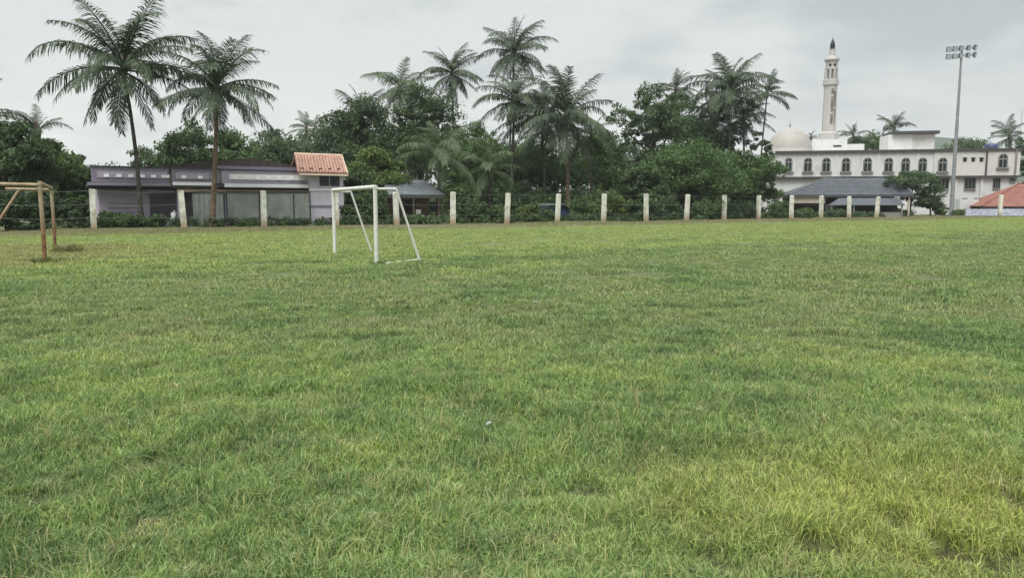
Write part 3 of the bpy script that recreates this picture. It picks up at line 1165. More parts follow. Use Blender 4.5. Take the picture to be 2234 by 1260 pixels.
# ------------------------------------------------------------------ boundary fence
POST_LABELS = [
    "leftmost whole fence post, white with a broad brown stain at its foot",
    "white post right of the pale scooter and left of the grey-green sheet panels",
    "white post standing between the two right-hand grey-green sheet panels",
    "white post hidden behind the goal's far upright",
    "white post lined up behind the goal's sloping back stay",
    "white post by the low pale palm's trunk",
    "white post just left of the two tall straight palm trunks",
    "white post beside the dark blue car",
    "white post in front of the bright bushy shrub",
    "white post left of the great spreading bush",
    "thin white post in front of the great bush's left half",
    "white post in front of the great bush's middle",
    "white post in front of the great bush's right end",
    "white post at the left corner of the slate-roofed pavilion",
    "white post before the pavilion's cream gable wall",
    "white post before the pavilion's open dark side",
    "white post at the right end of the pavilion, last of the row",
]
HP = 2.45
pm_ = MB()
pm_.box(-.165, .165, -.165, .165, -.2, HP - .03, .94)
pm_.box(-.15, .15, -.15, .15, HP - .03, HP, .8)
post_me = pm_.mesh("fence_post")
post_me.materials.append(M["post"])
NPX = [203, 400, 575, 733, 865, 988, 1106, 1216, 1317, 1410, 1498, 1580, 1655, 1727, 1792, 1853, 1913]
spots = []
rp = random.Random(3)
for i, px in enumerate(NPX):
    x, y = FENCE.xy(FENCE.u(px, 0))
    spots.append((x, y))
    o = link("fence_post", post_me)
    o.location = (x, y, 0)
    o.rotation_euler = (R((rp.random() - .5) * 4.5), R((rp.random() - .5) * 4.5), FENCE.ang)
    o.scale = (.95 + .1 * rp.random(), .95 + .1 * rp.random(), .97 + .05 * rp.random())
    tag(o, POST_LABELS[i], "fence post", "white concrete posts of the boundary fence")
x, y = FENCE.xy(FENCE.u(203) - 5.0)
o = link("fence_post", post_me)
o.location = (x, y, 0)
o.rotation_euler.z = FENCE.ang
tag(o, "fence post just outside the left edge behind the rusty goal", "fence post", "white concrete posts of the boundary fence")
spots.insert(0, (x, y))
WL = {2.36: "top grey strand of wire joining the white fence posts", 1.55: "middle grey strand of wire joining the white fence posts", .75: "lowest grey strand of wire joining the white fence posts"}
for z, lab in WL.items():
    mb = MB()
    p = []
    for a, b in zip(spots[:-1], spots[1:]):
        for k in range(4):
            t = k / 4
            p.append((a[0] + (b[0] - a[0]) * t - FN[0] * .18, a[1] + (b[1] - a[1]) * t - FN[1] * .18, z - .10 * 4 * t * (1 - t)))
    p.append((spots[-1][0] - FN[0] * .18, spots[-1][1] - FN[1] * .18, z))
    mb.tube(p, .006, 4)
    tag(mb.build("fence_wire", M["wire"]), lab, "fence wire", "wire strands of the boundary fence")
o = link("fence_post", post_me)
o.location = (xat(2181, 97), 97, .25)
o.scale = (1.15, 1.15, 1)
tag(o, "white post standing before the red tiled roof at the far right", "fence post", "white concrete posts of the boundary fence")

# ------------------------------------------------------------------ white goal
P1, P2 = Vector((-3.50, 19.5, 0)), Vector((-5.58, 23.8, 0))
ax_ = (P2 - P1).normalized()
bk = Vector((ax_.y, -ax_.x, 0))
GH = 1.98
goal = empty("football_goal", P1, 0, "small white football goal without a net, paint slightly chipped", "football goal")
for q in (Vector((0, 0, 0)), P2 - P1):
    z0 = gh(P1.x + q.x, P1.y + q.y)
    MB().tube([q + Vector((0, 0, z0 - .12)), q + Vector((0, 0, GH))], .055, 10).build("upright", M["white"], goal, True)
    MB().tube([q + Vector((0, 0, GH - .045)) + bk * .05, q + bk * .55 + Vector((0, 0, GH - .045))], .030, 8).build("top_arm", M["white"], goal, True)
    MB().tube([q + bk * .55 + Vector((0, 0, GH - .03)), q + bk * 1.18 + Vector((0, 0, z0 + .02))], .031, 8).build("back_stay", M["white"], goal, True)
    if q.length < .1:
        MB().tube([q + bk * 1.2 + Vector((0, 0, z0 + .085)), q + bk * .05 + Vector((0, 0, z0 + .0))], .020, 8).build("ground_bar", M["white"], goal, True)
MB().tube([ax_ * -.06 + Vector((0, 0, GH)), (P2 - P1) + ax_ * .06 + Vector((0, 0, GH))], .056, 10).build("crossbar", M["white"], goal, True)

# rusty goal at the left edge
P1, P2 = Vector((-12.5, 20.2, 0)), Vector((-16.25, 26.9, 0))
ax_ = (P2 - P1).normalized()
bk = Vector((-ax_.y, ax_.x, 0))
GH = 2.1
rg = empty("football_goal", P1, 0, "large rusty iron football goal cut off by the left edge", "football goal")
for q in (Vector((0, 0, 0)), P2 - P1):
    z0 = gh(P1.x + q.x, P1.y + q.y)
    MB().tube([q + Vector((0, 0, z0 - .12)), q + Vector((.01, 0, GH * .5)), q + Vector((0, 0, GH))], .054, 9).build("upright", M["rust"], rg, True)
    MB().tube([q + Vector((0, 0, GH - .05)) + bk * .05, q + bk * 1.35 + Vector((0, 0, GH - .03))], .048, 8).build("top_arm", M["rust"], rg, True)
    MB().tube([q + bk * .95 + Vector((0, 0, GH - .05)), q + bk * 2.2 + Vector((0, 0, z0 + .02))], .045, 8).build("back_stay", M["rust"], rg, True)
MB().tube([ax_ * -.07 + Vector((0, 0, GH)), (P2 - P1) + ax_ * .07 + Vector((0, 0, GH))], .06, 9).build("crossbar", M["rust"], rg, True)

# tufts of taller weeds
for lab, px, Y, n_, hh_, rr_ in (("tall dark tuft of weeds right of the rusty goal's near upright", 148, 24.5, 260, .42, .45),
                                 ("tuft of long grass round the foot of the rusty goal's near upright", 97, 20.15, 220, .28, .32),
                                 ("tuft of grass at the foot of the white goal's near upright", 821, 19.45, 160, .16, .22)):
    q = np.random.default_rng(int(px))
    x0 = xat(px, Y)
    a = q.random(n_) * 6.283
    d = q.random(n_) ** .7 * rr_
    V_, F_, tn = blades(np.cos(a) * d, np.sin(a) * d, np.full(n_, gh(x0, Y) - .02), hh_ * (.4 + .8 * q.random(n_)), np.full(n_, .022), .9, int(px))
    o = link("grass_tuft", npmesh("grass_tuft", V_, F_, False, {"tone": tn * .5}), None, M["blade"])
    o.location = (x0, Y, 0)
    tag(o, lab, "weeds", "tufts of weeds on the field")

# scraps of litter
for lab, px, py, s_ in (("larger crumpled scrap of white paper lying in the near grass", 1066, 925, .028), ("tiny scrap of white litter far out in the field", 1167, 664, .05)):
    Y = HC / math.tan(PITCH + math.atan((py - 630) / F))
    x0 = xat(px, Y)
    q = random.Random(px)
    mb = MB()
    vv = [(i * .25 * s_ * 2 - s_ * .75 + (q.random() - .5) * .02, j * .25 * s_ - s_ * .4, .05 + .03 * q.random()) for j in range(4) for i in range(4)]
    mb.add(vv, [(j * 4 + i, j * 4 + i + 1, j * 4 + i + 5, j * 4 + i + 4) for j in range(3) for i in range(3)])
    o = mb.build("paper_scrap", M["paper"])
    o.location = (x0, Y, gh(x0, Y) + .01)
    o.rotation_euler.z = q.random() * 3
    tag(o, lab, "litter", "scraps of litter on the field")

# ------------------------------------------------------------------ lavender house
HS = 5.2
HF = Line(*FENCE.xy(0, HS), *FENCE.xy(60, HS))
U = lambda px, off=0.0, z=2.5: HF.u(px, off, z)
hz_ = lambda py, px: HF.z(py, px)
u0 = U(200)
house = empty("house", (*HF.xy(0), 0), HF.ang, "long low lavender house with flat parapets and a red tiled corner tower", "house")


def hp(name, material, x0, x1, y0, y1, z0, z1):
    return B(x0, x1, y0, y1, z0, z1).build(name, M[material], house)


zpar = hz_(367, 300)
zled = hz_(399, 300)
ua, ub, uc, ud, ue = U(200), U(367), U(372), U(478), U(668)
# walls
hp("wall", "lav", ua + .4, U(325), 0, 7, -.1, zled - .25)
hp("back_wall", "lav", U(325) + .002, U(672), 2.4, 7, -.1, zled - .25)
hp("verandah_floor", "lav_dark", U(325) + .002, U(672), -.3, 2.398, -.1, .28)
# parapets: left, middle, right
for k, (x0, x1, yy0, mt, px0, px1, zt) in enumerate(((ua, ub - .03, -.9, "lav", 212, 362, zpar), (uc, ud - .03, -1.05, "lav", 380, 452, zpar - .02), (ud, ue, -1.2, "pale_edge", 494, 660, zpar - .05))):
    par = hp("parapet", "lav_dark" if k < 2 else "lav", x0, x1, yy0, yy0 + .35, zled + .02, zt)
    pnl = B(U(px0), U(px1), yy0 - .05, yy0 - .004, zled + .30, zt - .26).build("band", M[mt], par)
    B(x0 - .05, x1 + .02, yy0 - .07, yy0 + .45, zt + .002, zt + .09).build("coping", M["coping"], par)
BL = [232, 259, 284, 309, 333, 355, 362, 397, 432, 461, 505, 531, 554, 578, 602, 626, 646]
for bx in BL:
    yy0 = -.9 if bx < 368 else (-1.05 if bx < 478 else -1.2)
    c = U(bx)
    zc = zpar - .55 + (.0 if bx < 370 else -.02)
    w_ = .15
    hp("vent_block", "white_block", c - w_, c + w_, yy0 - .12, yy0 - .052, zc - .10, zc + .10)
# ledges (sunshades)
hp("ledge", "coping", ua - .3, ub, -1.5, .3, zled - .30, zled - .10)
hp("ledge_edge", "lav_dark", ua - .3, ub, -1.56, -1.502, zled - .22, zled - .02)
hp("ledge", "coping", ub + .003, ud, -1.6, .3, zled - .26, zled - .08)
hp("ledge_edge", "pale_edge", ub + .1, ud - .6, -1.66, -1.602, zled - .16, zled + .06)
hp("ledge", "coping", ud + .003, ue + .3, -1.75, .3, zled - .32, zled - .12)
hp("ledge_edge", "pale_edge", ud + .05, ue + .3, -1.81, -1.752, zled - .25, zled + .0)
hp("eave_board", "brown_eave", U(380), ue, -1.55, -1.5, zled - .62, zled - .42)
hp("eave_shade", "shade", ua, ue, -1.3, 2.3, zled - .42, zled - .325)  # near-black slab, painted in as the shade beneath the eaves
# low dark roof behind the parapet
roof = MB()
zr = hz_(353, 360)
zr2 = hz_(347, 560)
roof.prism([(U(358), zr - .55), (U(652), zr - .55), (U(652), zr - .02), (U(560), zr2 + .12), (U(440), zr + .08), (U(362), zr - .25)], .6, 6.5)
roof.build("roof", M["brown_roof"], house)
hp("roof_fascia", "lav_dark", U(470), U(655), .30, .55, zpar, zpar + .33)
# verandah: pillars and dark opening
for px in (392, 496, 560):
    c = U(px, -.9, 1)
    hp("pillar", "lav", c - .14, c + .14, -1.0, -.72, .0, zled - .425)
# window on the left wall and stripes
st = MB()
for z in (.95, 1.25, 1.55):
    st.box(ua + .9, U(300), -.035, -.002, z, z + .06)
st.build("wall_band", M["lav_dark"], house)
# tower
ta, tb_ = U(672, -1.5, 2), U(746, -1.5, 2)
zt = hz_(374, 700)
hp("tower_wall", "lav_light", ta, tb_, -1.9, 2.2, -.1, zt)
zw0, zw1 = HF.z(406, 718, -1.9), HF.z(375.5, 718, -1.9)
w0, w1 = HF.u(697, -1.95, 3), HF.u(741, -1.95, 3)
win = B(w0, w1, -1.93, -1.903, zw0, zw1 - .05).build("window", M["glass"], house)
fr_ = MB()
fr_.box(w0 - .07, w0, -1.96, -1.905, zw0 - .07, zw1)
fr_.box(w1, w1 + .07, -1.96, -1.905, zw0 - .07, zw1)
fr_.box(w0, w1, -1.96, -1.905, zw0 - .07, zw0)
fr_.box((w0 + w1) / 2 - .025, (w0 + w1) / 2 + .025, -1.955, -1.935, zw0, zw1 - .05)
fr_.build("frame", M["lav_light"], win)
hp("tower_band", "lav_dark", ta - .02, tb_ + .02, -1.97, -1.904, HF.z(451, 710, -1.9), HF.z(447, 710, -1.9))
hp("tower_band", "pale_edge", ta - .02, tb_ + .02, -1.97, -1.904, HF.z(416, 710, -1.9), HF.z(412, 710, -1.9))
mbx = hp("meter_box", "lav_dark", HF.u(703, -2, 1), HF.u(726, -2, 1), -2.03, -1.904, HF.z(489, 715, -2), HF.z(474, 715, -2))
# tower roof: sloped towards the field, rows of round tiles
rx0, rx1 = HF.u(649, -2.6, 3.8), HF.u(757, -2.6, 3.8)
sx0, sx1 = HF.u(643, .3, 5.3), HF.u(745, .3, 5.3)
ze, zr = HF.z(378, 700, -2.6), HF.z(341, 700, .2) + .05
slab = MB()
slab.add([(rx0, -2.6, ze), (rx1, -2.6, ze - .02), (sx1, .3, zr), (sx0, .3, zr), (rx0, -2.6, ze - .14), (rx1, -2.6, ze - .16), (sx1, .3, zr - .14), (sx0, .3, zr - .14)],
         [(0, 1, 2, 3), (7, 6, 5, 4), (0, 4, 5, 1), (1, 5, 6, 2), (2, 6, 7, 3), (3, 7, 4, 0)])
tr = slab.build("tower_roof", M["terra"], house)
sb = MB()
sb.add([(sx0, .32, zr), (sx1, .32, zr), (sx1, 2.6, ze), (sx0, 2.6, ze), (sx0, .32, zr - .14), (sx1, .32, zr - .14), (sx1, 2.6, ze - .14), (sx0, 2.6, ze - .14)],
       [(0, 1, 2, 3), (7, 6, 5, 4), (0, 4, 5, 1), (1, 5, 6, 2), (2, 6, 7, 3), (3, 7, 4, 0)])
sb.build("rear_slope", M["terra"], house)
tl = random.Random(4)
ncol, nrow = 16, 9
tile_mb = MB()
tile_mb.tube([(0, 0, 0), (0, 1, 0)], [.5, .43], 6)
# the tiles you can see, one by one
for c in range(ncol):
    me_c = None
    for k in range(nrow):
        f0, f1 = k / nrow, (k + 1.12) / nrow
        fx = (c + .5) / ncol
        pA = Vector((rx0 + (rx1 - rx0) * fx, -2.64, ze + .0))
        pB = Vector((sx0 + (sx1 - sx0) * fx, .28, zr + .0))
        q0, q1 = pA.lerp(pB, f0), pA.lerp(pB, min(1, f1))
        if k == 1 and c % 3 == 1:
            continue
        if c == 0 and k == 0:
            t_me = MB().tube([(0, 0, 0), (0, .12, .056), (0, (q1 - q0).length, .035)], [.115, .112, .095], 6).mesh("tile")
            t_me.materials.append(M["terra"])
            tile_len = (q1 - q0).length
        o = link("tile", t_me, tr)
        o.location = q0 + Vector((tl.random() * .02, 0, .03))
        d = (q1 - q0).normalized()
        o.rotation_euler = (math.asin(d.z), 0, math.atan2(-d.x, d.y))
for c in range(ncol):
    if c % 3 == 1:
        fx = (c + .5) / ncol
        pA = Vector((rx0 + (rx1 - rx0) * fx, -2.64, ze))
        pB = Vector((sx0 + (sx1 - sx0) * fx, .28, zr))
        q = pA.lerp(pB, 1.5 / nrow)
        B(q.x - .10, q.x + .10, q.y - .16, q.y + .16, q.z - .02, q.z + .075).build("gap", M["shade"], tr)
MB().tube([(sx0 - .02, .31, zr + .05), (sx1 + .02, .31, zr + .05)], .12, 8).build("ridge_cap", M["terra_edge"], tr)
MB().tube([(rx1 - .0, -2.66, ze + .02), (sx1, .3, zr + .06)], .09, 6).build("verge_cap", M["terra_edge"], tr)
B(rx0 + .1, rx1 + .05, -2.70, -2.60, ze - .16, ze - .02).build("eave_edge", M["terra_edge"], tr)

# grey-green sheet panels between house and fence
SHL = Line(*FENCE.xy(0, 2.4), *FENCE.xy(60, 2.4))
sf = empty("sheet_screen", (*SHL.xy(0), 0), SHL.ang, "screen of dull grey-green metal sheets standing in front of the lavender house", "screen")
for px0, px1 in ((421, 488), (497, 566), (581, 640), (642, 676)):
    x0, x1 = SHL.u(px0), SHL.u(px1)
    mb = MB()
    nb = max(6, int((x1 - x0) / .16))
    z0, z1 = .18, SHL.z(422, (px0 + px1) / 2)
    prof_ = []
    for i in range(nb + 1):
        prof_.append((x0 + (x1 - x0) * i / nb, .02 if i % 2 else -.02))
    vv = [(x, y, z) for x, y in prof_ for z in (z0, z1)] + [(x, y + .02, z) for x, y in prof_ for z in (z0, z1)]
    m_ = 2 * (nb + 1)
    ff = [(2 * i, 2 * i + 2, 2 * i + 3, 2 * i + 1) for i in range(nb)] + [(m_ + 2 * i, m_ + 2 * i + 1, m_ + 2 * i + 3, m_ + 2 * i + 2) for i in range(nb)]
    ff += [(0, 1, m_ + 1, m_), (2 * nb, m_ + 2 * nb, m_ + 2 * nb + 1, 2 * nb + 1)]
    ff += [(2 * i + 1, 2 * i + 3, m_ + 2 * i + 3, m_ + 2 * i + 1) for i in range(nb)]
    mb.add(vv, ff)
    pn = mb.build("sheet_panel", M["sheet_green"], sf)
    fr_ = MB()
    fr_.box(x0 - .07, x0 - .025, -.06, .06, 0, z1 + .05)
    fr_.box(x1 + .025, x1 + .07, -.06, .06, 0, z1 + .05)
    fr_.box(x0 - .07, x1 + .07, -.065, .065, z1 + .052, z1 + .13)
    fr_.box(x0 - .02, x1 + .02, .05, .09, 1.15, 1.22)
    fr_.box(x0 - .02, x1 + .02, -.05, .05, .06, .16)
    fr_.build("panel_frame", M["shade"], pn)
B(SHL.u(421), SHL.u(690), -.25, .25, -.05, .055).build("plinth", M["cream"], sf)

# pale scooter parked behind the fence
x, y = FENCE.xy(FENCE.u(366, 1.6), 1.6)
sco = empty("motor_scooter", (x, y, 0), FENCE.ang + .5, "pale grey motor scooter parked left of a white fence post, half hidden by weeds", "scooter")
for wx in (-.62, .62):
    mb = MB()
    ring = [(wx + .22 * math.cos(a), 0, .27 + .22 * math.sin(a)) for a in [i * 2 * math.pi / 14 for i in range(15)]]
    mb.tube(ring, .055, 6, False)
    w_ = mb.build("wheel", M["rubber"], sco)
    MB().tube([(wx, -.05, .27), (wx, .05, .27)], .15, 10).build("hub", M["steel"], w_)
bd = MB()
bd.prism([(-.85, .50), (-.80, .78), (-.30, .80), (-.15, .45), (.20, .30), (.20, .22), (-.25, .22), (-.5, .40)], -.16, .16)
bd.build("body", M["scooter"], sco)
fs = MB()
fs.prism([(.20, .28), (.30, .30), (.52, .98), (.40, 1.0)], -.20, .20)
fs.build("front_shield", M["scooter"], sco)
MB().prism([(.36, .42), (.70, .58), (.86, .46), (.60, .50)], -.08, .08).build("mudguard", M["scooter"], sco)
MB().prism([(-.82, .785), (-.80, .88), (-.30, .90), (-.24, .81)], -.13, .13).build("seat", M["rubber"], sco)
hb = MB()
hb.tube([(.42, -.34, 1.08), (.46, -.1, 1.03), (.46, .1, 1.03), (.42, .34, 1.08)], .022, 6)
hb.tube([(.46, 0, 1.03), (.62, 0, .27)], .03, 6)
hb.build("handlebar", M["rubber"], sco)
MB().lathe([(.02, 1.0), (.09, 1.03), (.09, 1.10), (.03, 1.12)], 10, .50, 0).build("headlight", M["lamp_glass"], sco)

# ------------------------------------------------------------------ grey roofed house with a porch
GL = Line(*FENCE.xy(0, 6.5), *FENCE.xy(60, 6.5))
a0, a1 = GL.u(765, 0, 2.4), GL.u(962, 0, 2.4)
gh_ = empty("house", (*GL.xy(0), 0), GL.ang, "small brown house under a grey tin roof with a dark porch, behind the white goal", "house")
zE, zR = GL.z(423, 900), GL.z(392, 880, 3)
B(a0 + .4, a1 - .3, 1.8, 6, -.1, zE).build("wall", M["brick"], gh_)
rf = MB()
rf.add([(a0, -.6, zE - .05), (a1, -.6, zE - .05), (a1, 3.6, zR), (a0, 3.6, zR), (a0, -.6, zE - .13), (a1, -.6, zE - .13), (a1, 3.6, zR - .08), (a0, 3.6, zR - .08)],
       [(0, 1, 2, 3), (7, 6, 5, 4), (0, 4, 5, 1), (1, 5, 6, 2), (2, 6, 7, 3), (3, 7, 4, 0)])
rf.add([(a0, 3.62, zR), (a1, 3.62, zR), (a1, 7.4, zE), (a0, 7.4, zE), (a0, 3.62, zR - .08), (a1, 3.62, zR - .08), (a1, 7.4, zE - .08), (a0, 7.4, zE - .08)],
       [(0, 1, 2, 3), (7, 6, 5, 4), (0, 4, 5, 1), (1, 5, 6, 2), (2, 6, 7, 3), (3, 7, 4, 0)])
k = a0 + .1
ro = rf.build("roof", M["tin"], gh_)
cr_ = MB()
while k < a1:
    cr_.tube([(k, -.62, zE - .03), (k, 3.6, zR + .02)], .04, 4)
    k += .32
cr_.build("roof_corrugation", M["tin"], ro)
B(a0 + .1, a1 - .1, -.5, -.4, zE - .32, zE - .135).build("eave_beam", M["window_grey"], gh_)
for f in (.05, .36, .66, .95):
    c = a0 + (a1 - a0) * f
    B(c - .08, c + .08, -.45, -.30, -.1, zE - .325).build("porch_post", M["wood"], gh_)
dr = B(GL.u(885, 1.7, 1), GL.u(908, 1.7, 1), 1.74, 1.797, 0, 1.9).build("door", M["shade"], gh_)
B(GL.u(938, 1.7, 1), GL.u(958, 1.7, 1), 1.74, 1.797, .9, 1.7).build("window", M["glass"], gh_)
B(a0 + .1, a1 - .1, -.6, 1.79, -.1, .16).build("porch_floor", M["cream"], gh_)
# chair on the porch
cx, cyy = GL.xy(GL.u(917, .5, 1), .5)
ch = empty("chair", (cx, cyy, .16), GL.ang + .4, "pale plastic chair on the dark porch of the small brown house", "chair")
B(-.23, .23, -.22, .22, .40, .44).build("seat", M["pale_edge"], ch)
MB().prism([(-.26, .44), (.26, .44), (.32, .92), (-.32, .92)], .20, .24).build("backrest", M["pale_edge"], ch)
for sx_ in (-.2, .2):
    for sy_ in (-.19, .19):
        B(sx_ - .025, sx_ + .025, sy_ - .025, sy_ + .025, 0, .40).build("leg", M["pale_edge"], ch)

# dark blue car among the shrubs
x, y = FENCE.xy(FENCE.u(1212, 4.0), 4.0)
car = empty("parked_car", (x, y, 0), FENCE.ang, "dark blue car with pale roof trim, half hidden by shrubs behind the fence", "car")
cb = MB()
cb.prism([(-2.0, .35), (-2.02, .85), (-1.6, .98), (-.9, 1.02), (1.1, 1.02), (1.9, .92), (2.05, .62), (2.0, .35)], -.78, .78)
cb.build("body", M["car"], car)
MB().prism([(-1.55, 1.0), (-1.15, 1.48), (.55, 1.50), (1.2, 1.02)], -.70, .70).build("cabin", M["glass"], car)
B(-1.15, .60, -.72, .72, 1.495, 1.56).build("roof", M["chrome"], car)
for sy_ in (-.79, .70):
    for wx in (-1.25, 1.3):
        w_ = MB().tube([(wx, sy_, .32), (wx, sy_ + .09, .32)], .32, 14).build("wheel", M["rubber"], car)
        MB().tube([(wx, sy_ - .01, .32), (wx, sy_ + .10, .32)], .18, 10).build("rim", M["steel"], w_)
for sy_ in (-.55, .55):
    B(-2.06, -2.0, sy_ - .15, sy_ + .15, .62, .80).build("headlight", M["lamp_glass"], car)

# ------------------------------------------------------------------ white mosque
ML = Line(xat(1665, 120, 5), 120.0, xat(2226, 113, 5), 113.0)
mq = empty("mosque", (*ML.xy(0), 0), ML.ang, "long white two-storeyed mosque with arched windows, cream dome and tall minaret", "mosque")
mu = lambda px, z=7.0: ML.u(px, 0, z)
mz = lambda py, px: ML.z(py, px)
zt, zl = mz(331, 1780), mz(386, 1790)
m0, m1 = mu(1668), mu(2224)


def mp_(name, material, x0, x1, y0, y1, z0, z1, parent=None):
    return B(x0, x1, y0, y1, z0, z1).build(name, M[material], parent or mq)


us = mu(2036)
mp_("upper_wall", "mosque", m0, us, 0, 11, zl + .02, zt - .202)
mp_("upper_wall", "mosque_warm", us + .003, m1, -.15, 11, zl + .02, zt - .202)
mp_("lower_wall", "mosque", m0 + .1, m1 - .1, .12, 11, -.2, zl - .22)
mp_("parapet_cap", "mosque_edge", mu(1690), m1 + .2, -.35, .15, zt - .198, zt + .16)
mp_("roof_deck", "mosque_warm", mu(1690), m1 + .2, .153, 11.2, zt - .198, zt + .04)
mp_("parapet_cap", "mosque_edge", m0 - .3, mu(1690) - .003, -.3, 11, zt - .8, zt - .6)
mp_("storey_ledge", "window_grey", m0, m1 + .25, -.40, .10, zl - .21, zl + .015)
mp_("ledge_face", "mosque_edge", m0, m1 + .25, -.45, -.402, zl - .24, zl + .05)


def arched(cx, w, z0, z1, y):
    """An arched window: dark pane, grey frame with mullion and transom, projecting sill."""
    n_ = 10
    hw_ = w / 2
    zs = z1 - hw_
    out = [(cx - hw_, z0), (cx + hw_, z0)] + [(cx + hw_ * math.cos(a), zs + hw_ * math.sin(a)) for a in [math.pi * i / n_ for i in range(n_ + 1)]]
    wn = MB().prism(out, y - .05, y - .004).build("window", M["glass"], mq)
    f_ = MB()
    ring = [(cx - hw_, y - .07, z0), (cx - hw_, y - .07, zs)] + [(cx + hw_ * math.cos(a), y - .07, zs + hw_ * math.sin(a)) for a in [math.pi * (1 - i / n_) for i in range(1, n_ + 1)]] + [(cx + hw_, y - .07, z0)]
    f_.tube(ring, .085, 5)
    f_.box(cx - .06, cx + .06, y - .10, y - .055, z0, z1 - .05)
    f_.box(cx - hw_, cx + hw_, y - .10, y - .055, zs - .25, zs - .05)
    f_.build("frame", M["window_grey"], wn)
    B(cx - hw_ - .28, cx + hw_ + .28, y - .32, y - .003, z0 - .24, z0 - .04).build("sill", M["window_grey"], wn)


for px in (1720, 1762, 1802, 1845, 1892, 1938, 1975, 2012, 2055):
    yv = 0 if px < 2036 else -.15
    arched(mu(px), 1.10 if px > 1740 else .95, mz(373.5, px), mz(344.5, px), yv)
arched(mu(2186), 1.15, mz(365, 2186), mz(336, 2186), -.15)
for px in (2103, 2121, 2139):
    c = mu(px)
    wn = mp_("vent_opening", "glass", c - .22, c + .22, -.21, -.152, mz(352.5, px), mz(344.5, px))
    mp_("hood", "window_grey", c - .3, c + .3, -.34, -.155, mz(344.2, px), mz(343, px), wn)
for px, hw_, y0, y1 in ((2057, 11, 411, 390), (2115, 11.5, 411, 389.5), (2173, 7, 410, 389.5), (2207, 5, 395, 389)):
    c0, c1 = mu(px - hw_, 3), mu(px + hw_, 3)
    z0, z1 = mz(y0, px), mz(y1, px)
    wn = mp_("window", "glass", c0, c1, .05, .116, z0, z1)
    f_ = MB()
    f_.box(c0 - .07, c0, .02, .115, z0 - .07, z1 + .07)
    f_.box(c1, c1 + .07, .02, .115, z0 - .07, z1 + .07)
    f_.box(c0, c1, .02, .115, z1, z1 + .07)
    for k in (.33, .66):
        xm = c0 + (c1 - c0) * k
        f_.box(xm - .03, xm + .03, .025, .048, z0, z1)
    f_.build("frame", M["window_grey"], wn)
    mp_("sill", "window_grey", c0 - .1, c1 + .1, -.1, .115, z0 - .20, z0 - .073, wn)
for px in (2105, 2131):
    c = mu(px, 2)
    mp_("vent_opening", "shade", c - .36, c + .36, .06, .117, mz(438, px), mz(432, px))
for px in (2084, 2140):
    c = mu(px, 3)
    mp_("pilaster", "mosque", c - .16, c + .16, -.12, .118, -.2, zl - .225)
for px in (1783, 1824, 1870, 1915, 1957, 2000):
    c = mu(px)
    mp_("pilaster", "mosque", c - .14, c + .14, -.10, -.002, zl + .02, zt - .2)
for px, mt in ((2150, "mosque_edge"), (2214, "window_grey")):
    c = mu(px)
    MB().tube([(c, -.27, zl + .02), (c, -.27, zt + (.5 if px == 2150 else 0))], .12, 6).build("drainpipe", M[mt], mq)
# stair room on the roof
mp_("stair_room", "mosque", ML.u(1938, 4, 11), ML.u(1990, 4, 11), 4, 9, zt, ML.z(293, 1980, 4))
mp_("stair_room", "mosque_warm", ML.u(1990, 4, 11) + .003, ML.u(2040, 4, 11), 4.2, 9, zt, ML.z(293, 2000, 4))  # right half in the darker wall colour, painting in its shaded side
mp_("stair_roof", "mosque_edge", ML.u(1948, 3.5, 12), ML.u(2050, 3.5, 12), 3.4, 9.4, ML.z(292.5, 2000, 4), ML.z(286, 2000, 4))
# dome
dc = (mu(1722, 10), 12.0)
dY = ML.xy(*dc)[1]
dr_ = 47 / F * dY
zc = zat(330, dY)
dm = MB()
prof_ = [(dr_ * 1.06, zc - 2.0), (dr_ * 1.06, zc - .1), (dr_ * 1.0, zc)]
prof_ += [(dr_ * math.cos(a) * (1 - .02 * math.sin(2 * a)), zc + dr_ * 1.02 * math.sin(a)) for a in [math.pi / 2 * i / 12 for i in range(1, 12)]]
prof_ += [(.12, zc + dr_ * 1.04), (.10, zc + dr_ * 1.10), (.22, zc + dr_ * 1.16), (.06, zc + dr_ * 1.22), (.03, zc + dr_ * 1.42)]
# the dome stands on the roof at its own true place
dm.lathe(prof_, 28, ML.u(1722, 12, 12), 12.0)
dm.build("dome", M["dome"], mq, True)
# minaret
my = 13.5
mY = ML.xy(ML.u(1810, my, 12), my)[1]
mx = ML.u(1808, my, 14)
zz_ = lambda py: zat(py, mY)
wr = lambda w: w / F * mY / 2 * .95
plat = MB()
plat.box(mx - wr(175), mx + wr(140), my - 2.2, my + 5, zt + .05, zz_(317))
plat.box(mx - wr(80), mx + wr(70), my - 1.9, my + 3, zz_(317) + .003, zz_(306))
plat.build("minaret_platform", M["mosque"], mq)
mp_("platform_vent", "shade", mx + wr(10), mx + wr(44), my - 2.26, my - 2.202, zz_(322.5), zz_(319))
mn = MB()
mn.lathe([(wr(42), zz_(306)), (wr(42), zz_(291)), (wr(30), zz_(288)), (wr(28), zz_(188.5)), (wr(34), zz_(186)), (wr(34), zz_(175)), (wr(27), zz_(173.5))], 8, mx, my)
shaft = mn.build("minaret_shaft", M["minaret"], mq)
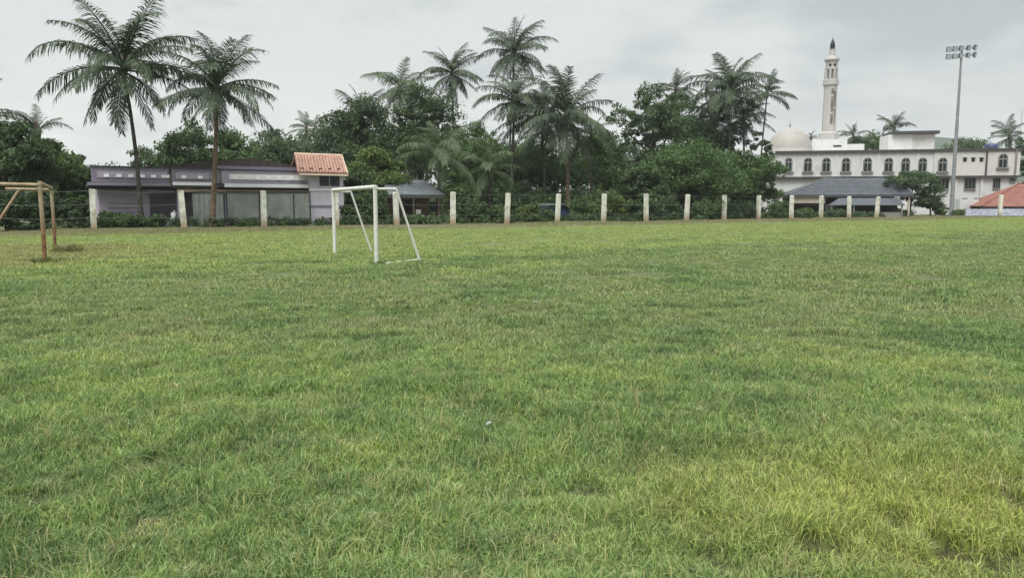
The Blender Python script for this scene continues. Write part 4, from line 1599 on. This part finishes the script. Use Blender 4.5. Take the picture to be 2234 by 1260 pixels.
# stained brown tile face on the shaft's right front
bt = MB()
for k in range(14):
    za, zb2 = zz_(272 - k * 5.5), zz_(272 - k * 5.5 - 5.2)
    rr = wr(28.6) * .93
    for col_ in range(2):
        if (k * 3 + col_) % 7 == 5:
            continue
        a0_, a1_ = (-1.62 + col_ * .40, -1.24 + col_ * .40)
        rr2 = rr + .09
        bt.add([(mx + rr2 * math.cos(a0_), my + rr2 * math.sin(a0_), za), (mx + rr2 * math.cos(a1_), my + rr2 * math.sin(a1_), za), (mx + rr2 * math.cos(a1_), my + rr2 * math.sin(a1_), zb2), (mx + rr2 * math.cos(a0_), my + rr2 * math.sin(a0_), zb2),
                (mx + rr * .9 * math.cos(a0_), my + rr * .9 * math.sin(a0_), za), (mx + rr * .9 * math.cos(a1_), my + rr * .9 * math.sin(a1_), za), (mx + rr * .9 * math.cos(a1_), my + rr * .9 * math.sin(a1_), zb2), (mx + rr * .9 * math.cos(a0_), my + rr * .9 * math.sin(a0_), zb2)],
               [(0, 1, 2, 3), (0, 4, 5, 1), (1, 5, 6, 2), (2, 6, 7, 3), (3, 7, 4, 0)])
bt.build("brown_cladding", M["brown_tile"], shaft)
gal = MB()
gal.lathe([(wr(20), zz_(173.3)), (wr(20), zz_(153)), ], 8, mx, my)
gal.build("gallery_core", M["window_grey"], mq)
for k in range(8):
    a = math.pi / 4 * k + math.pi / 8
    MB().tube([(mx + wr(24) * math.cos(a), my + wr(24) * math.sin(a), zz_(173.3)), (mx + wr(24) * math.cos(a), my + wr(24) * math.sin(a), zz_(153))], .20, 6).build("gallery_column", M["minaret"], mq)
ug = MB()
ug.lathe([(wr(27), zz_(152.9)), (wr(28), zz_(148)), (wr(25), zz_(147)), (wr(26), zz_(134)), (wr(33), zz_(132.5)), (wr(33), zz_(129.5)), (wr(20), zz_(128)), (wr(14), zz_(122)), (wr(12), zz_(108)), (wr(14), zz_(107))], 8, mx, my)
ug.build("upper_gallery", M["minaret"], mq)
for a in (-2.0, -1.2):
    rr = wr(25.5) * .94
    c, s = mx + rr * math.cos(a), my + rr * math.sin(a)
    B(c - .18, c + .18, s - .09, s + .2, zz_(146), zz_(141)).build("gallery_window", M["shade"], mq)
MB().lathe([(wr(9), zz_(106.9)), (wr(11), zz_(101)), (wr(9), zz_(94)), (wr(4), zz_(88)), (.05, zz_(85)), (.03, zz_(80))], 8, mx, my).build("finial", M["black"], mq, True)
# blue tank on the roof
tx, ty = ML.xy(ML.u(2162, 5, 10), 5)
tk = MB().lathe([(.9, zt + .06), (.95, zt + .4), (.95, zt + 1.0), (.6, zt + 1.2), (.25, zt + 1.24), (.25, zt + 1.32), (.05, zt + 1.34)], 16)
o = tk.build("water_tank", M["bluetank"], None, True)
o.location = (tx, ty, 0)
tag(o, "dark blue plastic water tank on the white building's flat roof", "water tank")
# thin aerial mast at far right
mb = MB().tube([(0, 0, 0), (0, 0, zat(240, 150))], [.09, .035], 6)
o = mb.build("aerial_mast", M["steel"])
o.location = (xat(2226, 150, 15), 150, 0)
tag(o, "thin distant aerial mast at the right edge", "mast")

# ------------------------------------------------------------------ slate roofed pavilion
PL = Line(xat(1722, 98, 2), 98.0, xat(1990, 96, 2), 96.0)
pv = empty("pavilion", (*PL.xy(0), 0), PL.ang, "open pavilion with a grey slate-coloured hipped roof in front of the white building", "pavilion")
p0, p1 = PL.u(1722, 0, 3), PL.u(1995, 0, 3)
zE, zR = PL.z(424, 1830), PL.z(388.5, 1830, 4)
r0, r1 = PL.u(1800, 4, 5), PL.u(1950, 4, 5)
hip = MB()
hip.add([(p0, 0, zE), (p1, 0, zE), (p1, 8, zE), (p0, 8, zE), (r0, 4, zR), (r1, 4, zR), (p0, 0, zE - .08), (p1, 0, zE - .08), (p1, 8, zE - .08), (p0, 8, zE - .08)],
        [(0, 1, 5, 4), (1, 2, 5), (2, 3, 4, 5), (3, 0, 4), (0, 6, 7, 1), (1, 7, 8, 2), (2, 8, 9, 3), (3, 9, 6, 0), (9, 8, 7, 6)])
hr = hip.build("roof", M["slate"], pv)
rb = MB()
for i in range(1, 7):
    f = i / 7.5
    rb.box(p0 + (r0 - p0) * f, p1 + (r1 - p1) * f, 4 * f - .03, 4 * f + .05, zE + (zR - zE) * f - .02, zE + (zR - zE) * f + .035)
rb.build("roof_course", M["slate"], hr)
hc_ = MB()
hc_.tube([(p0, 0, zE + .02), (r0, 4, zR + .04), (r1, 4, zR + .04), (p1, 0, zE + .02)], .08, 5)
hc_.build("ridge_cap", M["tin"], hr)
B(p0 + .1, p1 - .1, .0, .12, zE - .30, zE - .082).build("fascia", M["coping"], pv)
B(p0 + .3, PL.u(1800, .3, 2), .3, .5, PL.z(443, 1760, .3), zE - .31).build("gable_wall", M["cream"], pv)
B(p0 + .6, p1 - .6, 6.6, 6.9, -.1, zE - .1).build("back_wall", M["brick"], pv)
for f in (.03, .27, .5, .74, .97):
    c = p0 + (p1 - p0) * f
    B(c - .11, c + .11, .25, .29 + .2, -.1, zE - .31).build("pillar", M["cream"], pv)
# lower lean-to roof in front
LL = Line(xat(1800, 94.5, 1), 94.5, xat(1985, 93.5, 1), 93.5)
lt = empty("lean_to", (*LL.xy(0), 0), LL.ang, "low lean-to shed with a dark slate-grey sheet roof in front of the pavilion", "shed")
l0, l1 = LL.u(1806, 0, 2), LL.u(1975, 0, 2)
z0, z1 = LL.z(447, 1900), LL.z(432, 1900, 2)
lf = MB()
lf.add([(l0 + .1, 0, z0), (l1, 0, z0), (l1, 2.2, z1), (l0 + 2.0, 2.2, z1), (l0 + .1, 0, z0 - .07), (l1, 0, z0 - .07), (l1, 2.2, z1 - .07), (l0 + 2.0, 2.2, z1 - .07)],
       [(0, 1, 2, 3), (7, 6, 5, 4), (0, 4, 5, 1), (1, 5, 6, 2), (2, 6, 7, 3), (3, 7, 4, 0)])
lf.build("roof", M["slate"], lt)
for f in (.06, .35, .68, .97):
    c = l0 + (l1 - l0) * f
    B(c - .07, c + .07, .12, .26, -.1, z0 - .02).build("post", M["window_grey"], lt)
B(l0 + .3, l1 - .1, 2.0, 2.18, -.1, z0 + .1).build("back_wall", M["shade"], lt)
B(l0 + 6.0, l1 - .2, .3, .5, -.1, .55).build("low_wall", M["window_grey"], lt)

# red tiled house at far right
RL = Line(xat(2142, 104, 1.5), 104.0, xat(2330, 102, 1.5), 102.0)
rh = empty("house", (*RL.xy(0), 0), RL.ang, "house with a red tiled hipped roof cut off by the right edge", "house")
q0, q1 = RL.u(2142, 0, 1.5), RL.u(2360, 0, 1.5)
zE, zR = RL.z(449, 2180), RL.z(401, 2225, 4)
e0, e1 = RL.u(2222, 4, 5), RL.u(2300, 4, 5)
hip = MB()
hip.add([(q0, 0, zE), (q1, 0, zE), (q1, 8, zE), (q0, 8, zE), (e0, 4, zR), (e1, 4, zR), (q0, 0, zE - .1), (q1, 0, zE - .1), (q1, 8, zE - .1), (q0, 8, zE - .1)],
        [(0, 1, 5, 4), (1, 2, 5), (2, 3, 4, 5), (3, 0, 4), (0, 6, 7, 1), (1, 7, 8, 2), (2, 8, 9, 3), (3, 9, 6, 0), (9, 8, 7, 6)])
hr = hip.build("roof", M["terra_red"], rh)
rb = MB()
for i in range(1, 12):
    f = i / 12.5
    rb.box(q0 + (e0 - q0) * f, q1 + (e1 - q1) * f, 4 * f - .03, 4 * f + .04, zE + (zR - zE) * f - .03, zE + (zR - zE) * f + .03)
rb.build("tile_course", M["terra_red"], hr)
MB().tube([(q0, 0, zE + .03), (e0, 4, zR + .05), (e1, 4, zR + .05)], .10, 6).build("ridge_cap", M["terra_red"], hr)
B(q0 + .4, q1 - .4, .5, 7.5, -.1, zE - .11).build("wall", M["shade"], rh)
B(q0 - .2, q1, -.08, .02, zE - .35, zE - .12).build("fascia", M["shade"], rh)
# low pale wall in front of it
lw = B(-.8, 14, -.12, .12, -.1, .92).build("low_wall", M["tarp"])
lw.location = (xat(2120, 100, .5), 100, 0)
tag(lw, "low pale bluish wall in front of the red tiled house", "wall")
# block with small vents at the left of the red house
aw = B(0, 2.6, 0, 2, -.1, zat(434, 108)).build("outhouse", M["mosque"])
aw.location = (xat(2094, 108, 1), 108, 0)
tag(aw, "small white outhouse right of the floodlight mast, left of the red roof", "outhouse")

# ------------------------------------------------------------------ floodlight mast
fY = 104.0
bx, tz = xat(2075, fY, 0), zat(128, fY)
fm = empty("floodlight_mast", (bx, fY, 0), 0, "tall slim grey floodlight mast with two rows of lamps", "floodlight mast")
MB().tube([(0, 0, -.1), (0, 0, tz * .5), (0, 0, tz)], [.30, .22, .13], 10).build("pole", M["steel"], fm, True)
B(-.45, .45, -.45, .45, -.05, .12).build("base_plate", M["steel"], fm)
ca = R(14)
hd = MB()
zA, zB = zat(124, fY), zat(108, fY)
dxx = xat(2099, fY, zA) - bx
for z in (zA, zB):
    hd.tube([(-2.35 * math.cos(ca) + dxx * 0, -2.35 * math.sin(ca), z - .15), (2.35 * math.cos(ca), 2.35 * math.sin(ca), z + .35)], .05, 6)
hd.tube([(0, 0, tz - .3), (0, 0, zB + .5)], .11, 8)
hd.build("head_frame", M["steel"], fm)
lb = MB()
lb.prism([(-.30, -.33), (.30, -.33), (.30, .33), (-.30, .33)], -.12, .10)
lb.prism([(-.20, -.22), (.20, -.22), (.20, .22), (-.20, .22)], .10, .26)
lb_me = lb.mesh("lamp")
lb_me.materials.append(M["lamp_body"])
lg_me = B(-.25, .25, -.145, -.122, -.28, .28).mesh("lamp_glass")
lg_me.materials.append(M["lamp_glass"])
for k, z in enumerate((zA, zB)):
    for f in (-.92, -.5, -.08, .42, .88):
        o = link("lamp", lb_me, fm)
        o.location = (2.35 * f * math.cos(ca), 2.35 * f * math.sin(ca) - .15, z + .10 + .25 * f)
        o.rotation_euler = (R(14), 0, ca + R(f * 30))
        link("glass", lg_me, o)

if HAZE:
    hb_ = MB().box(-1600, 1600, -400, 1600, -1.5, 130.0).build("haze", hm_)
    tag(hb_, kind="stuff")
